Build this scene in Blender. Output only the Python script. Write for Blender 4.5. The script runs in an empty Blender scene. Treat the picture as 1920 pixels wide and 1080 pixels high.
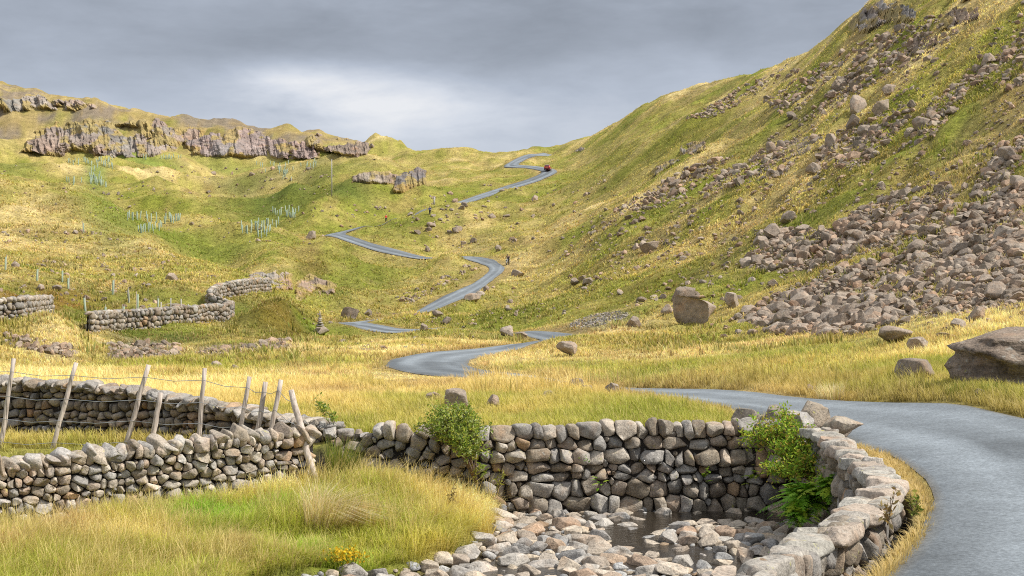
import bpy, bmesh, math, random
import numpy as np
from mathutils import Vector, Matrix
random.seed(7)
RS = np.random.RandomState(11)
F = 2667.0; CX = 960.0; HY = 612.0; EYE = 2.0     # photo pixels (1920 wide): focal length, principal column, horizon row
scene = bpy.context.scene
COL = scene.collection
L = math.log

# ------------------------------------------------------------------ helpers
def tag(o, label=None, cat=None, group=None, kind=None):
    if label: o['label'] = label
    if cat: o['category'] = cat
    if group: o['group'] = group
    if kind: o['kind'] = kind
    return o

def empty(name, loc, rz=0.0):
    o = bpy.data.objects.new(name, None)
    o.empty_display_size = 0.2
    o.location = loc; o.rotation_euler = (0, 0, rz)
    COL.objects.link(o)
    return o

def mesh_np(name, V, Fc, col=None, mat=None, smooth=True, parent=None, loc=None, link=True):
    """V (n,3); Fc = list of int arrays (m,3) and/or (m,4)"""
    me = bpy.data.meshes.new(name)
    V = np.asarray(V, dtype=np.float32)
    if not isinstance(Fc, (list, tuple)): Fc = [Fc]
    Fc = [np.asarray(f, dtype=np.int32) for f in Fc if len(f)]
    me.vertices.add(len(V)); me.vertices.foreach_set('co', V.ravel())
    li = np.concatenate([f.ravel() for f in Fc])
    tot = np.concatenate([np.full(len(f), f.shape[1], np.int32) for f in Fc])
    st = np.concatenate([[0], np.cumsum(tot)[:-1]]).astype(np.int32)
    me.loops.add(len(li)); me.loops.foreach_set('vertex_index', li)
    me.polygons.add(len(tot)); me.polygons.foreach_set('loop_start', st)
    me.polygons.foreach_set('use_smooth', np.full(len(tot), bool(smooth)))
    me.update(calc_edges=True)
    if col is not None:
        c = np.ones((len(V), 4), np.float32); c[:, :3] = np.clip(col, 0, 1)
        a = me.attributes.new('Col', 'FLOAT_COLOR', 'POINT'); a.data.foreach_set('color', c.ravel())
    if mat: me.materials.append(mat)
    if not link: return me
    o = bpy.data.objects.new(name, me); COL.objects.link(o)
    if parent: o.parent = parent
    if loc is not None: o.location = loc
    return o

class Acc:
    def __init__(s): s.V = []; s.T = []; s.Q = []; s.C = []; s.n = 0
    def add(s, V, T=None, Q=None, C=(1, 1, 1)):
        V = np.asarray(V, float)
        if T is not None and len(T): s.T.append(np.asarray(T) + s.n)
        if Q is not None and len(Q): s.Q.append(np.asarray(Q) + s.n)
        C = np.asarray(C, float)
        if C.ndim == 1: C = np.tile(C, (len(V), 1))
        s.V.append(V); s.C.append(C); s.n += len(V)
    def build(s, name, mat, parent=None, smooth=True, loc=None, link=True):
        F_ = []
        if s.T: F_.append(np.concatenate(s.T))
        if s.Q: F_.append(np.concatenate(s.Q))
        return mesh_np(name, np.concatenate(s.V), F_, np.concatenate(s.C), mat, smooth, parent, loc, link)

def hsh(ix, iy, iz, seed):
    h = (ix.astype(np.int64) * 374761393 + iy.astype(np.int64) * 668265263 + iz.astype(np.int64) * 2147483647 + seed * 1274126177) & 0xffffffff
    h = ((h ^ (h >> 13)) * 1274126177) & 0xffffffff
    h = (h ^ (h >> 16)) & 0xffffffff
    return (h & 0xffffff) / float(0xffffff)

def vn2(x, y, seed=0):
    xi = np.floor(x); yi = np.floor(y); fx = x - xi; fy = y - yi
    fx = fx * fx * fx * (fx * (fx * 6 - 15) + 10); fy = fy * fy * fy * (fy * (fy * 6 - 15) + 10)
    z = np.zeros_like(xi)
    a = hsh(xi, yi, z, seed); b = hsh(xi + 1, yi, z, seed); c = hsh(xi, yi + 1, z, seed); d = hsh(xi + 1, yi + 1, z, seed)
    return (a * (1 - fx) + b * fx) * (1 - fy) + (c * (1 - fx) + d * fx) * fy

def fbm(x, y, o=4, seed=0):
    r = 0; a = 0.5; t = 0
    for k in range(o):
        r = r + a * vn2(x, y, seed + 17 * k); t += a; a *= 0.5
        x, y = (0.8 * x - 0.6 * y) * 2.03 + 13.7, (0.6 * x + 0.8 * y) * 2.03 + 5.1
    return r / t

def vn3(P, seed=0):
    I = np.floor(P); f = P - I; f = f * f * (3 - 2 * f); r = 0
    for dx in (0, 1):
        for dy in (0, 1):
            for dz in (0, 1):
                w = (f[:, 0] if dx else 1 - f[:, 0]) * (f[:, 1] if dy else 1 - f[:, 1]) * (f[:, 2] if dz else 1 - f[:, 2])
                r = r + w * hsh(I[:, 0] + dx, I[:, 1] + dy, I[:, 2] + dz, seed)
    return r

def sst(a, b, x):
    t = np.clip((x - a) / (b - a), 0, 1); return t * t * (3 - 2 * t)

def pip(px, py, poly):
    px = np.asarray(px, float); py = np.asarray(py, float); c = np.zeros(px.shape, bool); n = len(poly)
    for i in range(n):
        x1, y1 = poly[i]; x2, y2 = poly[(i + 1) % n]
        if y1 == y2: continue
        m = ((y1 > py) != (y2 > py)) & (px < (x2 - x1) * (py - y1) / (y2 - y1) + x1)
        c ^= m
    return c

def polydist(px, py, pts, closed=False):
    d = np.full(np.shape(px), 1e9); n = len(pts)
    for i in range(n if closed else n - 1):
        x1, y1 = pts[i]; x2, y2 = pts[(i + 1) % n]
        dx, dy = x2 - x1, y2 - y1; l2 = dx * dx + dy * dy + 1e-12
        t = np.clip(((px - x1) * dx + (py - y1) * dy) / l2, 0, 1)
        d = np.minimum(d, np.hypot(px - x1 - t * dx, py - y1 - t * dy))
    return d

def catmull(P, step):
    P = np.asarray(P, float); Q = np.vstack([2 * P[0] - P[1], P, 2 * P[-1] - P[-2]]); out = []
    for i in range(1, len(Q) - 2):
        n = max(2, int(np.linalg.norm(Q[i + 1] - Q[i]) / step)); t = (np.arange(n) / n)[:, None]
        a, b, c, d = Q[i - 1], Q[i], Q[i + 1], Q[i + 2]
        out.append(0.5 * ((2 * b) + (c - a) * t + (2 * a - 5 * b + 4 * c - d) * t ** 2 + (3 * b - a - 3 * c + d) * t ** 3))
    out.append(P[-1:]); return np.concatenate(out)

# ------------------------------------------------------------------ materials
def newmat(name):
    m = bpy.data.materials.new(name); m.use_nodes = True
    nt = m.node_tree; nt.nodes.clear()
    out = nt.nodes.new('ShaderNodeOutputMaterial'); b = nt.nodes.new('ShaderNodeBsdfPrincipled')
    nt.links.new(b.outputs[0], out.inputs[0])
    return m, nt, b, out

def N(nt, t, **kw):
    n = nt.nodes.new('ShaderNode' + t)
    for k, v in kw.items(): setattr(n, k, v)
    return n

def noise(nt, vec, scale, detail=4, rough=0.55, dist=0.0):
    n = N(nt, 'TexNoise'); n.inputs['Scale'].default_value = scale; n.inputs['Detail'].default_value = detail
    n.inputs['Roughness'].default_value = rough; n.inputs['Distortion'].default_value = dist
    nt.links.new(vec, n.inputs['Vector']); return n.outputs[0]

def ramp(nt, fac, stops):
    r = N(nt, 'ValToRGB'); e = r.color_ramp.elements
    while len(e) < len(stops): e.new(0.5)
    for i, (p, c) in enumerate(stops):
        e[i].position = p; e[i].color = (c, c, c, 1) if not isinstance(c, (tuple, list)) else (*c, 1)
    nt.links.new(fac, r.inputs[0]); return r.outputs[0]

def mix(nt, fac, a, b, mode='MIX'):
    n = N(nt, 'Mix', data_type='RGBA', blend_type=mode)
    for s, v in ((n.inputs[0], fac), (n.inputs[6], a), (n.inputs[7], b)):
        if isinstance(v, (int, float)): s.default_value = v
        elif isinstance(v, tuple): s.default_value = (*v, 1)
        else: nt.links.new(v, s)
    return n.outputs[2]

def math_(nt, op, a, b=0.0):
    n = N(nt, 'Math', operation=op)
    for s, v in ((n.inputs[0], a), (n.inputs[1], b)):
        if isinstance(v, (int, float)): s.default_value = v
        else: nt.links.new(v, s)
    return n.outputs[0]

def bump(nt, b, h, strength, dist):
    n = N(nt, 'Bump'); n.inputs['Strength'].default_value = strength; n.inputs['Distance'].default_value = dist
    nt.links.new(h, n.inputs['Height']); nt.links.new(n.outputs[0], b.inputs['Normal'])

def attr(nt, name='Col'):
    a = N(nt, 'Attribute', attribute_name=name); return a.outputs['Color']

def pos(nt): return N(nt, 'NewGeometry').outputs['Position']

def mat_terrain():
    m, nt, b, o = newmat('hill_grass_ground'); p = pos(nt); c = attr(nt)
    n1 = noise(nt, p, 0.35, 6, 0.65); n2 = noise(nt, p, 2.3, 5, 0.7); n3 = noise(nt, p, 11, 3, 0.7)
    c1 = mix(nt, 1.0, c, ramp(nt, n1, [(0.3, 0.70), (0.7, 1.22)]), 'MULTIPLY')
    c2 = mix(nt, 1.0, c1, ramp(nt, n2, [(0.32, 0.52), (0.5, 1.0), (0.68, 1.32)]), 'MULTIPLY')
    c3 = mix(nt, 1.0, c2, ramp(nt, n3, [(0.3, 0.72), (0.7, 1.2)]), 'MULTIPLY')
    nt.links.new(c3, b.inputs['Base Color']); b.inputs['Roughness'].default_value = 0.95
    b.inputs['Specular IOR Level'].default_value = 0.1
    h = math_(nt, 'ADD', n2, math_(nt, 'MULTIPLY', n3, 0.35))
    bump(nt, b, h, 0.9, 0.5)
    return m

def mat_rock(name, objrandom=False, tint=(1, 1, 1), lichen=0.0, sc=1.0, layers=False, streak=False):
    m, nt, b, o = newmat(name)
    if objrandom:
        oi = N(nt, 'ObjectInfo'); tc = N(nt, 'TexCoord').outputs['Object']
        c = ramp(nt, oi.outputs['Random'], [(0.0, (0.23, 0.185, 0.145)), (0.3, (0.35, 0.285, 0.225)), (0.55, (0.29, 0.235, 0.185)), (0.8, (0.40, 0.335, 0.27)), (1.0, (0.33, 0.255, 0.195))])
        c = mix(nt, 1.0, c, tint, 'MULTIPLY')
        p = pos(nt)
    else:
        c = attr(nt); p = pos(nt)
    n1 = noise(nt, p, 2.2 * sc, 6, 0.7); n2 = noise(nt, p, 14 * sc, 5, 0.7)
    v = N(nt, 'TexVoronoi', feature='DISTANCE_TO_EDGE'); v.inputs['Scale'].default_value = 1.7 * sc
    nt.links.new(p, v.inputs['Vector'])
    c = mix(nt, 1.0, c, ramp(nt, n1, [(0.28, 0.48), (0.46, 0.92), (0.72, 1.34)]), 'MULTIPLY')
    c = mix(nt, 1.0, c, ramp(nt, n2, [(0.3, 0.50), (0.5, 1.0), (0.7, 1.3)]), 'MULTIPLY')
    # brown iron staining
    n3 = noise(nt, p, 0.9 * sc, 3, 0.6)
    c = mix(nt, ramp(nt, n3, [(0.52, 0.0), (0.72, 0.45)]), c, mix(nt, 1.0, c, (1.2, 0.85, 0.58), 'MULTIPLY'))
    if lichen > 0:
        n4 = noise(nt, p, 3.5 * sc, 5, 0.65)
        c = mix(nt, ramp(nt, n4, [(0.64, 0.0), (0.69, lichen)]), c, (0.46, 0.44, 0.09))
        n5 = noise(nt, p, 6.5 * sc, 4, 0.6)
        c = mix(nt, ramp(nt, n5, [(0.60, 0.0), (0.68, 0.5)]), c, (0.48, 0.47, 0.42))
    h = math_(nt, 'ADD', math_(nt, 'MULTIPLY', n1, 1.0), math_(nt, 'MULTIPLY', n2, 0.3))
    if layers or streak:
        mp = N(nt, 'Mapping'); nt.links.new(p, mp.inputs['Vector'])
        if layers:
            mp.inputs['Rotation'].default_value = (0.1, math.radians(24), 0); mp.inputs['Scale'].default_value = (0.5, 0.5, 2.6)
        else:
            mp.inputs['Rotation'].default_value = (0.15, 0.25, 0); mp.inputs['Scale'].default_value = (1.0, 1.0, 0.22)
        ns = noise(nt, mp.outputs[0], 1.3 * sc, 5, 0.65)
        c = mix(nt, 1.0, c, ramp(nt, ns, [(0.35, 0.55), (0.5, 1.0), (0.7, 1.15)]), 'MULTIPLY')
        h = math_(nt, 'ADD', h, math_(nt, 'MULTIPLY', ns, 2.0))
    nt.links.new(c, b.inputs['Base Color']); b.inputs['Roughness'].default_value = 0.88
    b.inputs['Specular IOR Level'].default_value = 0.25
    bump(nt, b, h, 0.8, 0.12 / sc)
    return m

def mat_leaf(name, trans=0.35):
    m, nt, b, o = newmat(name); c = attr(nt)
    nt.links.new(c, b.inputs['Base Color']); b.inputs['Roughness'].default_value = 0.65; b.inputs['Specular IOR Level'].default_value = 0.2
    t = N(nt, 'BsdfTranslucent'); nt.links.new(mix(nt, 1.0, c, (1.1, 1.1, 0.85), 'MULTIPLY'), t.inputs['Color'])
    ms = N(nt, 'MixShader'); ms.inputs[0].default_value = trans
    nt.links.new(b.outputs[0], ms.inputs[1]); nt.links.new(t.outputs[0], ms.inputs[2]); nt.links.new(ms.outputs[0], o.inputs[0])
    return m

def mat_plain(name, c, rough=0.6, metal=0.0, nscale=8.0, var=0.25, coat=0.0):
    m, nt, b, o = newmat(name); p = N(nt, 'TexCoord').outputs['Object']
    n = noise(nt, p, nscale, 4, 0.6)
    cc = mix(nt, 1.0, c, ramp(nt, n, [(0.25, 1 - var), (0.75, 1 + var)]), 'MULTIPLY')
    nt.links.new(cc, b.inputs['Base Color']); b.inputs['Roughness'].default_value = rough; b.inputs['Metallic'].default_value = metal
    b.inputs['Coat Weight'].default_value = coat
    return m

def mat_wood():
    m, nt, b, o = newmat('weathered_post_wood'); p = N(nt, 'TexCoord').outputs['Object']
    mp = N(nt, 'Mapping'); mp.inputs['Scale'].default_value = (22, 22, 1.3); nt.links.new(p, mp.inputs['Vector'])
    n = noise(nt, mp.outputs[0], 1.5, 5, 0.65); n2 = noise(nt, p, 2.5, 3)
    c = ramp(nt, n, [(0.3, (0.30, 0.235, 0.19)), (0.5, (0.54, 0.46, 0.39)), (0.75, (0.70, 0.62, 0.55))])
    c = mix(nt, 1.0, c, ramp(nt, n2, [(0.3, 0.75), (0.7, 1.15)]), 'MULTIPLY')
    nt.links.new(c, b.inputs['Base Color']); b.inputs['Roughness'].default_value = 0.85; bump(nt, b, n, 0.6, 0.02)
    return m

def mat_road():
    m, nt, b, o = newmat('road_asphalt'); p = pos(nt); c = attr(nt)
    n1 = noise(nt, p, 0.5, 4, 0.6); n2 = noise(nt, p, 17, 5, 0.85); n3 = noise(nt, p, 3.0, 5, 0.7)
    c = mix(nt, 1.0, c, ramp(nt, n1, [(0.3, 0.86), (0.7, 1.12)]), 'MULTIPLY')
    c = mix(nt, 1.0, c, ramp(nt, n2, [(0.3, 0.5), (0.5, 1.0), (0.72, 1.65)]), 'MULTIPLY')
    c = mix(nt, 1.0, c, ramp(nt, n3, [(0.35, 0.88), (0.65, 1.08)]), 'MULTIPLY')
    nt.links.new(c, b.inputs['Base Color']); b.inputs['Roughness'].default_value = 0.85; b.inputs['Specular IOR Level'].default_value = 0.3
    bump(nt, b, n2, 0.5, 0.02)
    return m

def mat_water():
    m, nt, b, o = newmat('stream_water'); p = pos(nt)
    mp = N(nt, 'Mapping'); mp.inputs['Scale'].default_value = (1, 2.2, 1); nt.links.new(p, mp.inputs['Vector'])
    n = noise(nt, mp.outputs[0], 5.0, 4, 0.6)
    b.inputs['Base Color'].default_value = (0.035, 0.028, 0.02, 1); b.inputs['Roughness'].default_value = 0.08
    b.inputs['IOR'].default_value = 1.33; bump(nt, b, n, 0.35, 0.05)
    return m

def mat_glass(name, c=(0.02, 0.025, 0.03)):
    m, nt, b, o = newmat(name); p = N(nt, 'TexCoord').outputs['Object']
    nt.links.new(ramp(nt, noise(nt, p, 2, 2), [(0.3, c), (0.7, tuple(x * 1.4 for x in c))]), b.inputs['Base Color'])
    b.inputs['Roughness'].default_value = 0.06
    return m

M = dict(terrain=mat_terrain(), rock=mat_rock('scree_rock'), wallrock=mat_rock('wall_stone_rock', lichen=0.55, sc=2.2),
         boulder=mat_rock('boulder_rock', objrandom=True, lichen=0.12), bigboulder=mat_rock('lichened_slab_rock', objrandom=True, lichen=0.6, layers=True, tint=(0.85, 0.82, 0.8), sc=0.8),
         river=mat_rock('river_stone_rock', sc=2.0), crag=mat_rock('crag_rock', sc=0.22, streak=True),
         grass=mat_leaf('grass_blades', 0.42), leaf=mat_leaf('leaf_green', 0.35), wood=mat_wood(), road=mat_road(), water=mat_water(),
         bark=mat_plain('bark_brown', (0.16, 0.11, 0.075), 0.9), wire=mat_plain('galvanised_wire', (0.40, 0.42, 0.44), 0.4, 0.7),
         tube=mat_plain('pale_green_tube', (0.26, 0.33, 0.23), 0.5, var=0.12), pole=mat_plain('grey_pole', (0.42, 0.40, 0.36), 0.8),
         redpaint=mat_plain('red_car_paint', (0.50, 0.02, 0.025), 0.3, 0.1, 2, 0.05, 0.8), silver=mat_plain('pale_roof_paint', (0.72, 0.70, 0.72), 0.3, 0.2, 2, 0.05),
         glass=mat_glass('dark_car_glass'), tyre=mat_plain('black_rubber', (0.02, 0.02, 0.02), 0.85), rim=mat_plain('alloy_rim', (0.45, 0.45, 0.46), 0.35, 0.8),
         lampred=mat_plain('tail_lamp_red', (0.6, 0.02, 0.02), 0.2), plate=mat_plain('yellow_number_plate', (0.75, 0.52, 0.05), 0.4),
         skin=mat_plain('skin', (0.5, 0.32, 0.24), 0.6, var=0.05), redcloth=mat_plain('red_jacket_cloth', (0.62, 0.06, 0.03), 0.85), bluecloth=mat_plain('blue_jacket_cloth', (0.10, 0.13, 0.34), 0.85),
         darkcloth=mat_plain('dark_trouser_cloth', (0.03, 0.03, 0.04), 0.9), hair=mat_plain('brown_hair', (0.06, 0.04, 0.03), 0.8), white=mat_plain('white_plastic', (0.75, 0.75, 0.75), 0.4))

# ------------------------------------------------------------------ rock shapes
def ico(sub):
    bm = bmesh.new(); bmesh.ops.create_icosphere(bm, subdivisions=sub, radius=1.0)
    V = np.array([v.co[:] for v in bm.verts]); T = np.array([[v.index for v in f.verts] for f in bm.faces]); bm.free()
    return V, T
ICO = {s: ico(s) for s in (1, 2, 3, 4, 5)}

def rock(sub, seed, cuts=9, lo=0.45, hi=0.85, amp=0.06, up=0.0, dims=(1, 1, 1)):
    r = np.random.RandomState(seed); V = ICO[sub][0].copy()
    for k in range(cuts):
        n = r.normal(size=3); n[2] += up * (1 if k % 3 == 0 else 0); n /= np.linalg.norm(n); d = r.uniform(lo, hi)
        V -= np.maximum(0, V @ n - d)[:, None] * n
    if amp:
        V = V * (1 + amp * 2 * (vn3(V * 2.3 + seed, seed) - 0.5) + amp * 0.9 * (vn3(V * 6.1 + seed, seed + 5) - 0.5))[:, None]
    V -= (V.max(0) + V.min(0)) / 2; V /= (V.max(0) - V.min(0)) / 2
    return V * np.array(dims)

def rotz(V, a):
    c, s = math.cos(a), math.sin(a); return np.stack([V[:, 0] * c - V[:, 1] * s, V[:, 0] * s + V[:, 1] * c, V[:, 2]], 1)
def rotx(V, a):
    c, s = math.cos(a), math.sin(a); return np.stack([V[:, 0], V[:, 1] * c - V[:, 2] * s, V[:, 1] * s + V[:, 2] * c], 1)
def roty(V, a):
    c, s = math.cos(a), math.sin(a); return np.stack([V[:, 0] * c + V[:, 2] * s, V[:, 1], -V[:, 0] * s + V[:, 2] * c], 1)

def tube(acc, P, R, seg=6, C=(1, 1, 1), cap=True):
    P = np.asarray(P, float); n = len(P); R = np.broadcast_to(np.asarray(R, float), (n,))
    T = np.gradient(P, axis=0) if n > 2 else np.tile(P[1] - P[0], (n, 1))
    T /= np.linalg.norm(T, axis=1)[:, None] + 1e-9
    ref = np.array([0.31, 0.2, 0.93]) if abs(T[0, 2]) < 0.8 else np.array([0.9, 0.4, 0.1])
    A = np.cross(T, ref); A /= np.linalg.norm(A, axis=1)[:, None] + 1e-9; B = np.cross(T, A)
    an = np.arange(seg) * 2 * math.pi / seg
    V = (P[:, None] + R[:, None, None] * (np.cos(an)[None, :, None] * A[:, None] + np.sin(an)[None, :, None] * B[:, None])).reshape(-1, 3)
    Q = [[i * seg + j, i * seg + (j + 1) % seg, (i + 1) * seg + (j + 1) % seg, (i + 1) * seg + j] for i in range(n - 1) for j in range(seg)]
    Tt = []
    if cap:
        V = np.vstack([V, P[-1:], P[:1]]); e = (n - 1) * seg
        Tt = [[e + j, e + (j + 1) % seg, n * seg] for j in range(seg)] + [[(j + 1) % seg, j, n * seg + 1] for j in range(seg)]
    acc.add(V, Tt, Q, C)

def boxv(acc, c, d, C=(1, 1, 1), taper=1.0, shear=0.0):
    x, y, z = np.array(d) / 2.0
    V = np.array([[-x, -y, -z], [x, -y, -z], [x, y, -z], [-x, y, -z], [-x * taper, -y * taper + shear, z], [x * taper, -y * taper + shear, z], [x * taper, y * taper + shear, z], [-x * taper, y * taper + shear, z]]) + np.array(c)
    acc.add(V, None, [[0, 3, 2, 1], [4, 5, 6, 7], [0, 1, 5, 4], [1, 2, 6, 5], [2, 3, 7, 6], [3, 0, 4, 7]], C)
# ------------------------------------------------------------------ terrain
ROADPX = [  # (photo column, photo row, depth in metres) along the road centre, near to far
    (1.7, 5), (3.25, 8), (4.5, 10.8), (5.2, 12.4), (6.3, 15.0), (7.12, 17.4), (7.84, 20.4), (8.28, 24), (8.3, 26.8), (8.05, 29.9), (7.4, 34), (6.2, 39), (4.5, 45), (2.4, 50), (0.2, 55)]
ROADFAR = [(848, 697, 61), (800, 681, 68), (838, 665, 77), (945, 652, 89), (1030, 651, 101), (1050, 638, 110), (1030, 632, 117), (930, 631, 128),
           (753, 622, 142), (693, 613, 150), (655, 608, 157), (690, 605, 166), (760, 597, 175), (833, 566, 186), (878, 545, 198), (915, 522, 210), (932, 503, 220), (905, 490, 232),
           (868, 484, 240), (815, 488, 246), (760, 478, 251), (700, 464, 257), (655, 449, 262), (628, 439, 268), (655, 432, 275), (700, 431, 285), (765, 413, 298),
           (840, 388, 312), (900, 369, 325), (960, 350, 338), (1008, 335, 348), (1030, 321, 357), (1000, 314, 365), (960, 311, 372), (970, 302, 385), (996, 291, 402), (1030, 292, 425)]
def unp(px, py, D): return ((px - CX) / F * D, D, EYE + (HY - py) / F * D)
road_ctrl = [(x, y) for x, y in ROADPX] + [unp(*p)[:2] for p in ROADFAR]
road_path = catmull(road_ctrl, 1.0)

A_pts = [(p[0], p[1], p[2]) for p in ROADFAR]           # image-space controls (px, py, D)
def aw(X, Y, z): A_pts.append((CX + F * X / Y, HY - (z - EYE) * F / Y, Y))
for X, Y, z in [(8, 9, 0), (4.3, 7, 0), (12, 14, .1), (10, 20, 0.02), (8, 24, 0), (8, 29, 0), (7, 36, -0.02), (4.5, 45, -.12), (2.2, 50, -.22), (0.6,45,.16), (3.0,42,.08), (-1,49,.12), (16, 20, 0.8), (15, 28, 1.0), (11.6, 30, 0.22),
                (0, 31, -.08), (-3, 30.5, -.1), (4, 31, -.03), (-8, 33, -.15), (-16, 33, -.2), (-7, 27, -.42), (-10, 27, -.45), (-16, 25, -.5), (-4.5, 27.4, -.36), (-10, 29.6, -.42), (-7, 28.9, -.42), (-20, 17, -.35), (-12, 8, -.5), (0, 8, -.1),
                (0, 40, 0), (-8, 42, -.05), (-18, 42, 0), (-14, 60, .05), (-4, 50, 0), (9.5, 40, .12), (12, 36, .6)]: aw(X, Y, z)
A_pts += [(400, 700, 60), (400, 665, 80), (100, 695, 60), (100, 668, 78), (1000, 705, 57), (1000, 662, 82), (1150, 660, 80), (1300, 702, 54), (1300, 655, 78), (1500, 695, 50), (1500, 655, 66), (1650, 655, 60),
          (1850, 720, 37), (1750, 700, 42), (1920, 655, 47), (1700, 610, 69), (620, 690, 64), (620, 655, 88), (600, 632, 120), (450, 645, 95), (280, 655, 88), (500, 625, 115), (550, 610, 135),
          # left: mounds, hillside
          (0, 640, 80), (0, 606, 84), (-150, 600, 84), (95, 592, 84), (115, 590, 90), (60, 588, 90), (180, 645, 92), (190, 622, 108), (0, 585, 100), (300, 612, 121), (430, 600, 127), (240, 618, 118), (440, 622, 112),
          (0, 550, 130), (0, 500, 155), (0, 440, 198), (0, 388, 238), (200, 590, 130), (200, 540, 152), (200, 480, 182), (150, 411, 226), (330, 570, 138), (350, 530, 155), (370, 505, 175), (300, 457, 206),
          (400, 501, 186), (450, 530, 166), (470, 545, 156), (440, 575, 140), (-200, 540, 130), (-200, 440, 190), (-200, 360, 245),
          (505, 539, 139), (540, 548, 139), (480, 575, 132), (580, 586, 140), (520, 590, 130), (510, 578, 152), (545, 588, 155),
          (150, 458, 258), (300, 506, 236), (400, 544, 211), (230, 482, 248), (50, 436, 264), (0, 420, 270), (0, 410, 275), (455, 545, 195),
          # ravine and hairpin hill
          (545, 560, 178), (560, 540, 195), (520, 520, 205), (470, 500, 232), (600, 575, 178), (640, 560, 184), (700, 560, 190), (620, 520, 214), (700, 520, 218), (780, 545, 198), (800, 515, 222), (620, 480, 238), (700, 485, 244), (560, 490, 232), (500, 470, 250),
          (550, 452, 262), (480, 475, 270), (550, 470, 292), (450, 490, 285), (600, 452, 290),
          # mid-left hills
          (420, 455, 305), (300, 440, 300), (150, 405, 305), (0, 380, 310), (300, 395, 350), (100, 365, 370), (0, 350, 380), (330, 470, 270), (250, 440, 290), (430, 415, 340), (540, 415, 335), (540, 380, 380), (650, 410, 320), (650, 370, 370), (430, 370, 395), (250, 350, 420), (100, 325, 430), (-50, 310, 440),
          (480, 335, 445), (620, 335, 430), (350, 318, 480), (200, 310, 480), (570, 303, 500), (620, 300, 500), (700, 310, 470), (760, 330, 425), (700, 345, 405), (730, 385, 340), (790, 345, 400), (780, 306, 460), (770, 303, 500),
          (1000, 640, 95), (1045, 637, 98), (972, 647, 91), (930, 630, 114), (870, 622, 120), (820, 618, 128), (790, 621, 133), (700, 630, 130), (960, 624, 121), (770, 583, 170), (745, 596, 161), (790, 590, 168), (700, 600, 160), (838, 480, 232), (815, 480, 238), (740, 409, 288), (690, 423, 279), (790, 397, 300), (-50, 296, 540), (100, 296, 550), (250, 294, 550), (350, 298, 555), (500, 300, 560), (650, 302, 565),
          (60, 255, 572), (160, 225, 585), (300, 240, 582), (430, 250, 582), (520, 270, 575), (620, 272, 585), (680, 282, 590), (0, 215, 600),
          (-200, 130, 720), (0, 161, 700), (100, 181, 690), (200, 206, 680), (300, 223, 670), (400, 237, 660), (500, 249, 650), (600, 252, 640), (660, 262, 625), (700, 280, 615), (730, 300, 605), (760, 303, 590),
          (0, 240, 900), (400, 320, 900), (700, 350, 900), (-300, 200, 900),
          # centre and pass
          (800, 302, 440), (850, 296, 435), (900, 292, 425), (940, 292, 418), (820, 330, 385), (900, 315, 385), (900, 340, 352), (1040, 300, 385), (1060, 271, 430), (1020, 284, 428), (800, 350, 500), (950, 340, 510), (1050, 330, 530), (850, 420, 282), (950, 400, 300), (900, 450, 258), (1000, 450, 246), (980, 480, 232), (850, 520, 212),
          (760, 440, 268), (980, 540, 190), (900, 570, 175), (900, 600, 150), (850, 612, 140), (1000, 600, 142), (1000, 575, 165),
          # right slope
          (1050, 615, 122), (1050, 560, 160), (1050, 500, 205), (1050, 430, 252), (1050, 380, 295), (1060, 340, 338), (1080, 310, 362),
          (1150, 622, 108), (1150, 590, 125), (1150, 540, 152), (1150, 450, 203), (1150, 380, 250), (1150, 320, 300), (1150, 280, 345), (1150, 233, 405), (1250, 186, 400), (1300, 172, 395), (1380, 157, 385),
          (1300, 605, 106), (1300, 570, 114), (1300, 500, 145), (1300, 400, 192), (1300, 300, 245), (1300, 230, 300), (1390, 185, 310), (1330, 195, 350),
          (1500, 630, 82), (1500, 590, 95), (1500, 500, 120), (1500, 400, 150), (1500, 300, 186), (1500, 200, 232), (1500, 140, 278), (1500, 110, 305), (1420, 150, 330), (1560, 72, 296),
          (1700, 585, 77), (1700, 545, 84), (1700, 480, 100), (1700, 380, 124), (1700, 280, 150), (1700, 180, 178), (1700, 100, 205), (1700, 30, 238), (1640, 2, 280), (1600, 42, 288), (1700, -30, 280), (1800, -80, 285),
          (1920, 600, 60), (1920, 560, 66), (1920, 480, 81), (1920, 380, 100), (1920, 280, 120), (1920, 180, 142), (1920, 90, 162), (1920, 0, 186), (1920, -140, 230), (1920, -200, 280),
          (2500, 700, 34), (2500, 500, 55), (2500, 300, 78), (2500, 0, 120), (2500, -300, 170), (2500, -400, 250), (2500, -350, 400), (1800, 0, 400), (1600, 120, 400), (1500, 180, 420), (1300, 250, 500), (1150, 300, 520), (1700, 150, 600),
          (1200, 380, 900), (1900, 150, 900), (2500, 0, 900), (0, 420, 1600), (1000, 430, 1600), (2000, 400, 1600), (-700, 560, 120), (-700, 400, 220), (-700, 200, 400), (-700, 60, 650)]
A = np.array(A_pts, float)
SX, SD = 260.0, 3.2
def tps_k(r2): return np.where(r2 > 1e-12, 0.5 * r2 * np.log(r2 + 1e-12), 0.0)
def tps_fit(P, v, lam=1e-3):
    n = len(P); K = tps_k(((P[:, None] - P[None]) ** 2).sum(2)) + lam * np.eye(n)
    Q = np.hstack([np.ones((n, 1)), P]); Mx = np.block([[K, Q], [Q.T, np.zeros((3, 3))]])
    return P, np.linalg.solve(Mx, np.concatenate([v, np.zeros(3)]))
def tps_eval(fit, X):
    P, w = fit; out = np.empty(len(X)); n = len(P)
    for i in range(0, len(X), 20000):
        x = X[i:i + 20000]; r2 = ((x[:, None] - P[None]) ** 2).sum(2)
        out[i:i + 20000] = tps_k(r2) @ w[:n] + w[n] + x @ w[n + 1:]
    return out
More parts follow.
